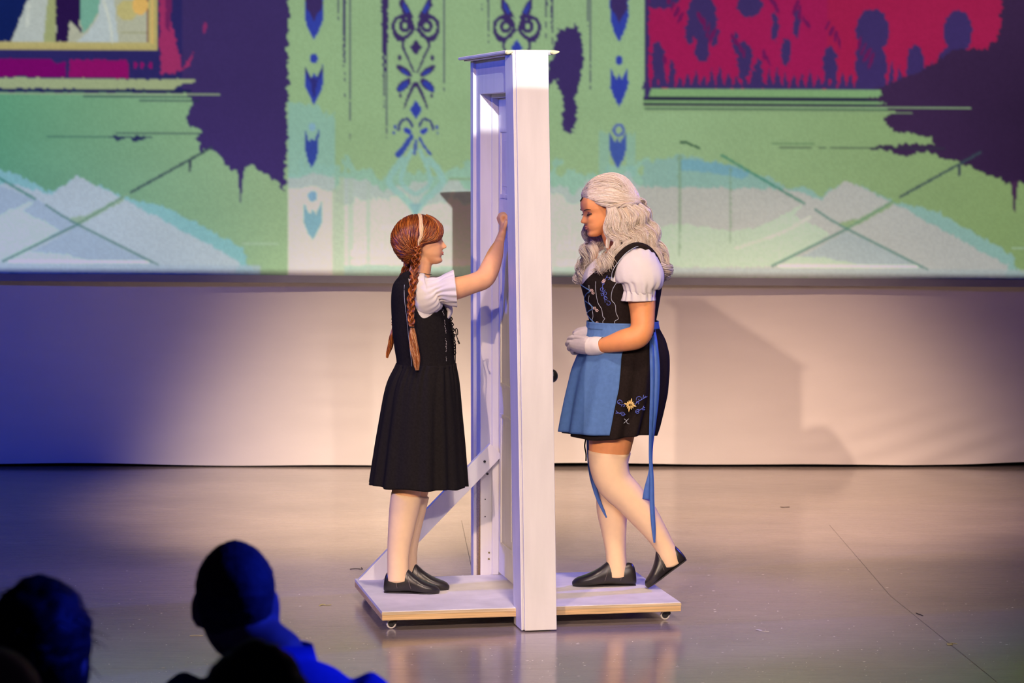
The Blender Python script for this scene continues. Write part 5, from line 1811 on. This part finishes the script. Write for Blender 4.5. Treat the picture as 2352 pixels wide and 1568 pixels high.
sleeve('glove_cuff', Lb([(1362, 765.5, .0, 16, 17), (1356, 766, -.010, 17, 18), (1348, 766.5, -.022, 17.5, 18)]), M['cuff'], lady, 40, 10, 0.0010, 5, 0.0006, 0.7, 7)

# ---------------- hair
HBc = np.array([1404.0, 468.0])
silB = [(-180, 60), (-165, 71), (-150, 72), (-135, 72), (-120, 71), (-100, 70.5), (-85, 71), (-70, 70), (-55, 68), (-40, 66), (-25, 67), (-10, 70), (10, 74), (40, 74), (90, 60), (135, 56), (160, 52), (180, 60)]
sbA, sbR = np.array([q_[0] for q_ in silB], float), np.array([q_[1] for q_ in silB], float)


def hairB(phi, psi, extra=0.0):
    phi, psi = np.asarray(phi, float), np.asarray(psi, float)
    r_ = np.interp(((phi + 180) % 360) - 180, sbA, sbR) + extra
    cp_, sp_ = np.cos(np.radians(psi)), np.sin(np.radians(psi))
    x_ = HBc[0] + r_ * cp_ * np.cos(np.radians(phi))
    y_ = HBc[1] + r_ * cp_ * np.sin(np.radians(phi))
    d_ = (0.094 + extra * KB) * sp_
    u_ = (x_ - 1176) / FPX
    v_ = (784 - y_) / FPX
    ry_ = CP + v_ * SP
    return np.stack([u_ * YB / ry_, YB + d_, CAM_H + (-SP + v_ * CP) * YB / ry_], -1)


groups = []
tt = np.linspace(0, 1, 12)
for side in (-1, 1):                      # crown: combed back from the brow to the knot
    n_s = 1850
    a0 = -170 + 120 * g.random(n_s)
    A_ = np.stack([a0, side * (1 + 4 * g.random(n_s))], -1)
    side_drop = 10 + 58 * g.random(n_s)
    A2 = np.stack([-170 + 14 * g.random(n_s), side * side_drop], -1)
    pick = (g.random(n_s) < 0.6)[:, None]
    A_ = np.where(pick, A2, A_)
    B_ = np.stack([-8 + 9 * g.normal(size=n_s) * .6, side * (18 + 24 * g.random(n_s))], -1)
    f_, s_ = on_sphere(A_, B_, tt)
    # keep the combed strands above the twisted band
    P_ = hairB(f_, s_, (g.random(n_s) * 3 - 2.2)[:, None] + 0.8 * np.sin(tt * 8 + g.random((n_s, 1)) * 6))
    groups.append((P_, np.repeat((0.0007 + 0.0006 * g.random(n_s))[:, None], 12, 1)))
hairL = strands('hair', groups, M['platinum'], lady, 41)
hairL['label'] = 'pale blond hair combed back from the brow into a knot'
PH, PS = np.meshgrid(np.linspace(-180, 180, 60, endpoint=False), np.linspace(-89, 89, 36))
kv = hairB(PH, PS, -4.0)


def cap_okB(i):
    f_, s_ = PH.ravel()[i], PS.ravel()[i]
    return not ((f_ > 70 + 0 * abs(s_) or f_ < -172 + abs(s_) * 0.0) and abs(s_) < 72)


fq = [f_ for f_ in grid_quads(60, 36) if all(cap_okB(i) for i in f_)]
ucB = pyobj('under_cap', kv.reshape(-1, 3), fq, mat('platinum_base', (0.62, 0.50, 0.36), 0.5, 0.4), None)
world_child(ucB, hairL)
# twisted band along the hairline to the knot
for side in (-1, 1):
    gd = [pb_(1336, 452, side * .012), pb_(1352, 458, side * .045), pb_(1378, 467, side * .080), pb_(1402, 473, side * .096), pb_(1430, 472, side * .096), pb_(1452, 468, side * .075), pb_(1470, 464, side * .035), pb_(1473, 462, side * .0)]
    N = 60
    grp = [spread(gd, [.003, .007, .009, .010, .010, .009, .008], 80, 50 + side, 0.0, 2, 3.0, .8, (.0007, .0011), N=N)]
    o = strands('twisted_strand', grp, M['platinum'], lady, 50 + side)
    world_child(o, hairL)
kn = strands('hair_knot', [spread([pb_(1458, 470, -.03), pb_(1470, 458, -.035), pb_(1478, 462, -.02), pb_(1470, 472, -.01), pb_(1462, 462, -.03)], [.006, .009, .010, .009, .006], 100, 57, 0, 1, 1.5, .8, (.0007, .0011), N=40),
                          spread([pb_(1466, 468, .02), pb_(1478, 460, .0), pb_(1482, 470, -.01), pb_(1472, 476, .0)], [.006, .009, .009, .006], 60, 58, 0, 1, 1.5, .8, (.0007, .0011), N=30)], M['platinum'], lady, 57)
world_child(kn, hairL)

# loose wavy locks; rows are (x, y, d); many guide lines with a shared wave
locks = []


def lock(pts, rad, n, seed, wave=.004, freq=3, twist=.7, **kw):
    locks.append(spread([pb_(*q_) for q_ in pts], rad, int(n * 1.5), seed, wave, freq, twist, N=5 * len(pts), **kw))


R6 = [.010, .017, .019, .018, .016, .010]
# side locks over the ear
lock([(1404, 474, -.094), (1400, 498, -.100), (1398, 520, -.104), (1402, 540, -.112), (1414, 556, -.120), (1412, 574, -.126), (1398, 586, -.130)], R6, 150, 61, .008, 2)
lock([(1412, 474, -.096), (1414, 500, -.106), (1418, 524, -.112), (1430, 546, -.122), (1436, 562, -.128), (1424, 580, -.14), (1404, 594, -.145)], R6, 150, 62, .008, 2)
lock([(1424, 474, -.094), (1432, 500, -.104), (1438, 522, -.110), (1446, 540, -.118), (1452, 552, -.120), (1440, 566, -.135), (1420, 580, -.15)], [.010, .017, .018, .016, .013, .008], 130, 63, .011, 2)
lock([(1394, 470, -.088), (1398, 490, -.096), (1394, 512, -.098), (1393, 534, -.100), (1398, 552, -.105), (1396, 570, -.115)], [.006, .010, .011, .011, .010, .007], 90, 64, .003, 2)
# locks falling behind the shoulder
lock([(1440, 472, -.085), (1456, 496, -.098), (1462, 520, -.100), (1474, 540, -.100), (1488, 560, -.10), (1506, 584, -.10), (1518, 612, -.10)], [.012, .019, .022, .022, .020, .018, .010], 190, 65, .011, 2.6)
lock([(1450, 470, -.07), (1472, 494, -.085), (1482, 518, -.085), (1494, 544, -.085), (1508, 566, -.085), (1522, 590, -.08), (1528, 626, -.08)], [.012, .019, .021, .022, .020, .018, .010], 190, 66, .011, 2.6)
lock([(1462, 468, -.04), (1482, 490, -.05), (1494, 514, -.05), (1504, 538, -.05), (1514, 562, -.05), (1526, 592, -.045), (1532, 628, -.04)], [.012, .018, .020, .020, .018, .016, .008], 170, 67, .011, 3)
lock([(1466, 466, .02), (1486, 492, .02), (1496, 520, .02), (1506, 552, .02), (1516, 584, .02), (1522, 630, .02)], [.014, .022, .026, .028, .026, .014], 160, 68, .011, 2.6)
lock([(1458, 470, .06), (1476, 500, .07), (1486, 530, .08), (1496, 560, .09), (1506, 600, .09)], [.014, .022, .026, .026, .014], 120, 69, .011, 2.6)
lock([(1446, 476, -.080), (1450, 500, -.095), (1452, 524, -.10), (1462, 548, -.105), (1478, 566, -.11), (1496, 584, -.11)], [.010, .015, .016, .015, .013, .008], 110, 70, .011, 2)
# far side hair beside the neck
lock([(1404, 474, .094), (1408, 510, .10), (1412, 545, .10), (1400, 575, .10), (1384, 600, .09)], R6, 110, 71, .008, 2)
lock([(1390, 474, .088), (1384, 510, .09), (1376, 545, .085), (1368, 570, .07), (1360, 595, .05)], [.008, .014, .016, .018, .014], 110, 72, .005, 2)
lock([(1352, 500, .085), (1343, 528, .082), (1350, 550, .075), (1372, 562, .06)], [.008, .013, .014, .012], 90, 73, .004, 1.5)
lock([(1362, 500, .09), (1356, 530, .09), (1366, 552, .085), (1390, 560, .07)], [.010, .015, .016, .014], 90, 74, .004, 1.5)
fl_ = pyobj('under_hair', *limb(Lb([(1422, 470, -.045, 34, 26), (1432, 505, -.055, 40, 26), (1450, 540, -.050, 38, 26), (1480, 572, -.035, 26, 26), (1510, 606, -.03, 16, 18)]), 24, 18), mat('pale_under_hair', (0.60, 0.48, 0.35), 0.6, 0.3), None)
world_child(fl_, hairL)
for k, lk in enumerate(locks):
    wav = strands('wavy_lock', [lk], M['platinum'], lady, 61 + 7 * k)
    world_child(wav, hairL)


def curl(axis, r0, n, turns, seed, rad=.0085):
    """a ringlet: strands running round a helix about the axis line"""
    g_ = np.random.default_rng(seed)
    n = int(n * 1.7)
    turns = turns * 0.62
    r0, rad = r0 * 1.12, rad * 1.3
    N = int(22 * turns)
    c = catmull([pb_(*q_) for q_ in axis], N)
    t_ = np.gradient(c, axis=0)
    t_ /= np.linalg.norm(t_, axis=1)[:, None]
    b_ = np.array([0, 1.0, 0]) - t_ * t_[:, 1:2]
    b_ /= np.linalg.norm(b_, axis=1)[:, None]
    a_ = np.cross(t_, b_)
    s_ = np.linspace(0, 1, N)
    A = 2 * math.pi * turns * s_
    rr_ = r0 * np.interp(s_, [0, .15, .8, 1], [.5, 1, .95, .5])
    hel = c + (rr_ * np.cos(A))[:, None] * a_ + (rr_ * np.sin(A))[:, None] * b_
    out = (np.cos(A))[:, None] * a_ + (np.sin(A))[:, None] * b_
    o1 = g_.normal(size=(n, 1)) * rad * .45
    o2 = g_.normal(size=(n, 1)) * rad * .85
    P_ = hel[None] + o1[..., None] * out[None] + o2[..., None] * t_[None] + (0.0015 * np.sin(6 * s_ + g_.random((n, 1)) * 6))[..., None] * t_[None]
    R_ = (0.0007 + 0.0005 * g_.random(n))[:, None] * np.ones((1, N))
    return P_, R_


curls = [curl([(1372, 556, .05), (1358, 575, .03), (1350, 600, .02), (1344, 622, .01), (1336, 642, .01)], .019, 70, 3.2, 80, .011),
         curl([(1380, 562, .06), (1364, 572, .02), (1352, 588, -.01), (1346, 605, -.02)], .021, 70, 2.4, 81, .012),
         curl([(1362, 560, .03), (1344, 575, .02), (1336, 598, .01), (1332, 618, .02)], .015, 60, 2.6, 82, .010),
         curl([(1398, 580, -.125), (1390, 596, -.135), (1380, 612, -.13), (1370, 622, -.12)], .019, 80, 2.2, 83, .012),
         curl([(1420, 574, -.14), (1408, 590, -.15), (1398, 606, -.155), (1386, 618, -.15)], .019, 80, 2.4, 84, .012),
         curl([(1410, 584, -.13), (1400, 600, -.14), (1388, 608, -.145), (1378, 605, -.14)], .020, 70, 2.0, 85, .012),
         curl([(1512, 588, -.10), (1524, 604, -.10), (1528, 622, -.09), (1524, 636, -.08)], .016, 70, 2.4, 86, .011),
         curl([(1522, 586, -.06), (1530, 602, -.06), (1532, 618, -.05), (1528, 634, -.05)], .015, 70, 2.4, 87, .010),
         curl([(1514, 590, -.03), (1522, 606, -.02), (1524, 624, -.02), (1518, 636, -.02)], .017, 60, 2.2, 88, .011),
         curl([(1334, 624, .03), (1328, 632, .03), (1326, 640, .03), (1330, 646, .03)], .012, 40, 1.8, 89, .008)]
for k, ck in enumerate(curls):
    world_child(strands('ringlet', [ck], M['platinum'], lady, 80 + 5 * k), hairL)
# ================================================================== AUDIENCE (seated, seen from behind)
M['dark_hair'] = mat('dark_hair', (0.012, 0.010, 0.010), 0.6, 0.3, 0.3, 60, 0.3, 150)
M['audience_skin'] = mat('audience_skin', (0.36, 0.22, 0.17), 0.6, 0.3, 0.1, 20)
M['cropped_hair'] = mat('cropped_hair', (0.075, 0.06, 0.055), 0.7, 0.3, 0.3, 60, 0.3, 150)
M['trousers'] = mat('trousers', (0.02, 0.02, 0.03), 0.9, 0.2, 0.1, 60)


def spectator(label, x, y_top, Yd, hh, hair, shirt, head_yaw=0.0, width=1.0, skin=None, sh_off=-0.055, dx=0.0):
    top = W(x, y_top, Yd)
    cx, zt_ = top[0], top[2]
    root = empty('person', (cx, Yd, 0.0))
    tag(root, label, 'person', 'audience seated in front of the stage')
    sk = skin or M['audience_skin']
    chin = zt_ - hh
    shz = chin + sh_off
    hipz = max(0.44, shz - 0.50)
    hd_ = Head(hh, (0.0, 0, 0.0), (cx, Yd, chin), math.pi / 2 + head_yaw, math.radians(4))
    sh_ = [(hd_(v), f) for v, f in head_mesh(60, 64, True, 1.0, 1.5)]
    w = width
    hx = cx
    cx = cx + dx
    R_ = lambda p, r, r2=None: (*p, r, r if r2 is None else r2)
    sh_.append(limb([R_((cx, Yd - 0.03, shz - 0.06), .075), R_((cx, Yd - 0.03, shz + 0.02), .060), R_(((cx + 2 * hx) / 3, Yd - 0.02, chin + 0.05), .056), R_((hx, Yd - 0.01, chin + 0.12), .055)], 12, 18))
    tors = [R_((cx, Yd - 0.03, hipz - 0.05), .155, .12), R_((cx, Yd - 0.04, hipz + 0.12), .145, .11), R_((cx, Yd - 0.05, hipz + 0.30), .165, .12), R_((cx, Yd - 0.045, shz - 0.08), .175 * w, .115), R_((cx, Yd - 0.035, shz - 0.01), .12, .08), R_((cx, Yd - 0.03, shz + 0.02), .065, .06)]
    sh_.append(limb(tors, 26, 28))
    for s_ in (-1, 1):
        sh_.append(limb([R_((cx + s_ * .155 * w, Yd - .04, shz - .055), .052), R_((cx + s_ * .205 * w, Yd - .035, shz - .12), .050), R_((cx + s_ * .225 * w, Yd + .0, shz - .32), .042), R_((cx + s_ * .19 * w, Yd + .13, shz - .40), .036), R_((cx + s_ * .11, Yd + .26, hipz + .10), .026), R_((cx + s_ * .09, Yd + .31, hipz + .09), .028)], 30, 14))
        sh_.append(limb([R_((cx + s_ * .09, Yd - .02, hipz), .085), R_((cx + s_ * .10, Yd + .20, hipz + .01), .080), R_((cx + s_ * .10, Yd + .42, hipz + .02), .062), R_((cx + s_ * .10, Yd + .45, hipz - .08), .055), R_((cx + s_ * .10, Yd + .44, .24), .045), R_((cx + s_ * .10, Yd + .44, .07), .036), R_((cx + s_ * .10, Yd + .47, .045), .04), R_((cx + s_ * .11, Yd + .60, .03), .028)], 40, 14))
    remeshed('body', sh_, 0.010, sk, root, 2)
    # shirt with sleeves and collar
    gsh = [limb([(a, b, c, r + .010, q_ + .010) for a, b, c, r, q_ in tors[:-1]] + [(cx, Yd - .03, shz + .012, .080, .072)], 26, 30)]
    for s_ in (-1, 1):
        gsh.append(limb([R_((cx + s_ * .150 * w, Yd - .04, shz - .055), .064), R_((cx + s_ * .208 * w, Yd - .035, shz - .12), .062), R_((cx + s_ * .228 * w, Yd + .0, shz - .32), .052), R_((cx + s_ * .19 * w, Yd + .13, shz - .40), .046)], 24, 14))
    s1 = remeshed('shirt', gsh, 0.010, shirt, root, 3)
    col_ = []
    for k in range(40):
        a_ = 2 * math.pi * k / 40
        hgt = 0.030 + 0.010 * max(0, -math.sin(a_))
        for q_, (r_, z_) in enumerate(((.070, shz + .005), (.072, shz + .010 + hgt), (.084, shz - .012), )):
            col_.append((cx + r_ * math.cos(a_), Yd - .025 + r_ * .95 * math.sin(a_), z_))
    fs = []
    for k in range(40):
        for q_ in range(2):
            a0, b0 = k * 3 + q_, ((k + 1) % 40) * 3 + q_
            fs.append((a0, b0, b0 + 1, a0 + 1))
    cloth('collar', (np.array(col_), fs), shirt, root, 0.004)
    # hair
    if hair == 'short':
        hv, hf = head_mesh(60, 64, False)[0]
        n_ = vnoise(hv[:, 1] * 100, hv[:, 2] * 100, 2.0, 2.0, 91)
        ctr = np.array([-0.02, 0, 0.5])
        big = ctr + (hv - ctr) * (1.035 + 0.012 * n_)[:, None]
        keep_ = lambda p: p[2] > 0.50 + 0.9 * max(0.0, p[0]) + (0.10 if p[0] > .05 else 0) or (p[0] < -0.10 and p[2] > 0.27)
        ff = [f for f in hf if all(keep_(hv[i]) for i in f)]
        cloth('hair', (hd_(big), ff), M['cropped_hair'], root, 0.004)
    elif hair == 'bald':
        pass
    else:
        gg = np.random.default_rng(int(x) + 500)
        hv, hf = head_mesh(60, 64, False)[0]
        n_ = vnoise(hv[:, 1] * 100 + 40, hv[:, 2] * 100 + 9, 7.0, 7.0, 92) + 0.6 * vnoise(hv[:, 0] * 100 + 60, hv[:, 2] * 100, 3.0, 3.0, 93)
        ctr = np.array([-0.04, 0, 0.5])
        big = ctr + (hv - ctr) * (1.16 + 0.05 * n_)[:, None]
        ff = [f for f in hf if all(hv[i][2] > 0.1 and hv[i][0] < 0.22 + max(0, hv[i][2] - .7) for i in f)]
        ho = cloth('hair', (hd_(big), ff), M['dark_hair'], root, 0.008)
        P_ = []
        for k in range(420):
            i = gg.integers(len(hv))
            if hv[i][2] < 0.25 or hv[i][0] > 0.15: continue
            a0 = hd_(big[i])
            dr = (big[i] - ctr) / np.linalg.norm(big[i] - ctr)
            dr = dr @ hd_.R.T
            tang = np.array([gg.normal() * .4, 0, -.6])
            L_ = 0.02 + 0.03 * gg.random()
            P_.append([a0 + dr * L_ * q_ * (.5 if hair == 'messy' else .25) + tang * L_ * q_ * q_ for q_ in (0, .4, .75, 1)])
        P_ = np.array(P_)
        o = strands('loose_strands', [(P_, np.repeat(np.array([[.0016, .0014, .001, .0005]]), len(P_), 0))], M['dark_strand'], root, 95)
        world_child(o, ho)
        o['kind'] = 'stuff'
    return root


M['dark_strand'] = hair_mat('dark_strand', (0.006, 0.005, 0.005), (0.012, 0.010, 0.010), (0.02, 0.016, 0.014), 0.5, 0.3)
M['blue_shirt'] = mat('blue_shirt', (0.10, 0.13, 0.42), 0.85, 0.2, 0.1, 40, 0.1, 120)
M['dark_shirt'] = mat('dark_shirt', (0.03, 0.03, 0.05), 0.9, 0.2, 0.1, 40)
spectator('short-haired spectator in a blue collared shirt, nearest to the platform', 540, 1248, 5.6, 0.238, 'short', M['blue_shirt'], 0.12, 1.0, None, -0.005, 0.085)
spectator('spectator with full tousled dark hair at the left edge', 84, 1352, 4.9, 0.232, 'messy', M['dark_shirt'], -0.1)
spectator('spectator with a smooth head in the bottom left corner', -34, 1484, 3.4, 0.205, 'bald', M['dark_shirt'], -0.1)
spectator('dark-haired spectator low in the frame behind the blue collared shirt', 588, 1506, 4.3, 0.225, 'round', M['dark_shirt'], 0.1)

# ================================================================== LITTER ON THE FLOOR
lm_ = mat('dry_leaf', (0.62, 0.56, 0.22), 0.7, 0.3, 0.2, 80)
pm_ = mat('paper_scrap', (0.66, 0.62, 0.50), 0.7, 0.3)
dm_ = mat('dark_twig', (0.05, 0.035, 0.03), 0.7, 0.3)


def scrap(name, label, cat, pts, m_, group='litter on the stage floor', r=0.003, flat=0.0012):
    """small bent strip lying on the floor; pts rows x_px, y_px, half width m"""
    rows = [(*(G(x, y, 0.0) + np.array([0, 0, flat + 0.0003])), w_, flat) for x, y, w_ in pts]
    v, f = limb([(a, b, c, d_, e_) for a, b, c, d_, e_ in rows], 6 * len(rows), 8, ref=(0, 0, 1))
    o = pyobj(name, v, f, m_, None, True)
    return tag(o, label, cat, group)


scrap('leaf_scrap', 'thin yellowish scrap on the floor left of the platform', 'scrap', [(734, 1391, .004), (741, 1388, .009), (748, 1390, .005), (761, 1389, .002)], lm_)
scrap('leaf_scrap', 'pale twig with a leaf on the floor right of the platform', 'scrap', [(1736, 1446, .003), (1743, 1447, .009), (1752, 1450, .002), (1766, 1451, .002)], pm_)
scrap('leaf_scrap', 'bright yellow crumpled leaf at the far right of the floor', 'leaf', [(2176, 1477, .004), (2181, 1481, .012), (2184, 1477, .005), (2192, 1478, .003), (2198, 1479, .003)], lm_)
scrap('twig', 'dark twig on the floor by the left corner of the platform', 'twig', [(804, 1307, .002), (812, 1306, .004), (822, 1306, .002), (832, 1307, .002), (830, 1303, .001)], dm_)
scrap('twig', 'small dark twig on the right part of the floor', 'twig', [(2104, 1408, .001), (2112, 1411, .004), (2120, 1414, .002)], dm_)
scrap('paper_scrap', 'pale sliver of paper beside the head in the blue collar', 'scrap', [(436, 1460, .002), (450, 1459, .003), (466, 1460, .002)], pm_)
scrap('paper_scrap', 'pair of tiny dark crumbs on the floor right of the raised shoe', 'scrap', [(1793, 1164, .003), (1800, 1165, .001), (1813, 1164, .004)], dm_)
# countless pale crumbs
g = np.random.default_rng(12)
s = Shell()
for k in range(420):
    y_ = 1300 + 268 * g.random() ** 0.7
    x_ = g.random() * 2352
    c_ = G(x_, y_, 0.0)
    r_ = 0.0012 + 0.0022 * g.random() ** 3
    n_ = 5
    a0 = g.random() * 6
    st_ = 1 + 2 * g.random()
    if abs(c_[0]) < .75 and 11.2 < c_[1] < 12.6: continue
    vs = [(c_[0] + st_ * r_ * math.cos(a0 + 6.283 * i / n_), c_[1] + r_ * math.sin(a0 + 6.283 * i / n_), 0.0002) for i in range(n_)] + [(c_[0], c_[1], 0.0012)]
    s.add(vs, [(i, (i + 1) % n_, n_) for i in range(n_)])
o = s.build('floor_crumbs', mat('pale_crumb', (0.75, 0.70, 0.62), 0.7, 0.3))
tag(o, 'tiny pale crumbs scattered over the stage floor', 'crumbs', kind='stuff')
# thin dark lines: a scratch, and at right a rope's faint shadow painted in
for k, (a, b) in enumerate((((1905, 1205), (2045, 1368)), ((1060, 1195), (1085, 1312)), ((2045, 1368), (2290, 1566)))):
    p, q_ = G(*a), G(*b)
    n_ = np.array([-(q_ - p)[1], (q_ - p)[0], 0])
    n_ = n_ / np.linalg.norm(n_) * 0.0013
    v = [p - n_, p + n_, q_ + n_, q_ - n_]
    o = Shell().add([(*w_[:2], 0.0003) for w_ in v] + [(*w_[:2], 0.0001) for w_ in v], [(0, 1, 2, 3), (7, 6, 5, 4), (0, 4, 5, 1), (1, 5, 6, 2), (2, 6, 7, 3), (3, 7, 4, 0)]).build('floor_shadow_scratch', mat('floor_shadow_scratch', (0.17, 0.145, 0.135), 0.6))
    o.parent = fl
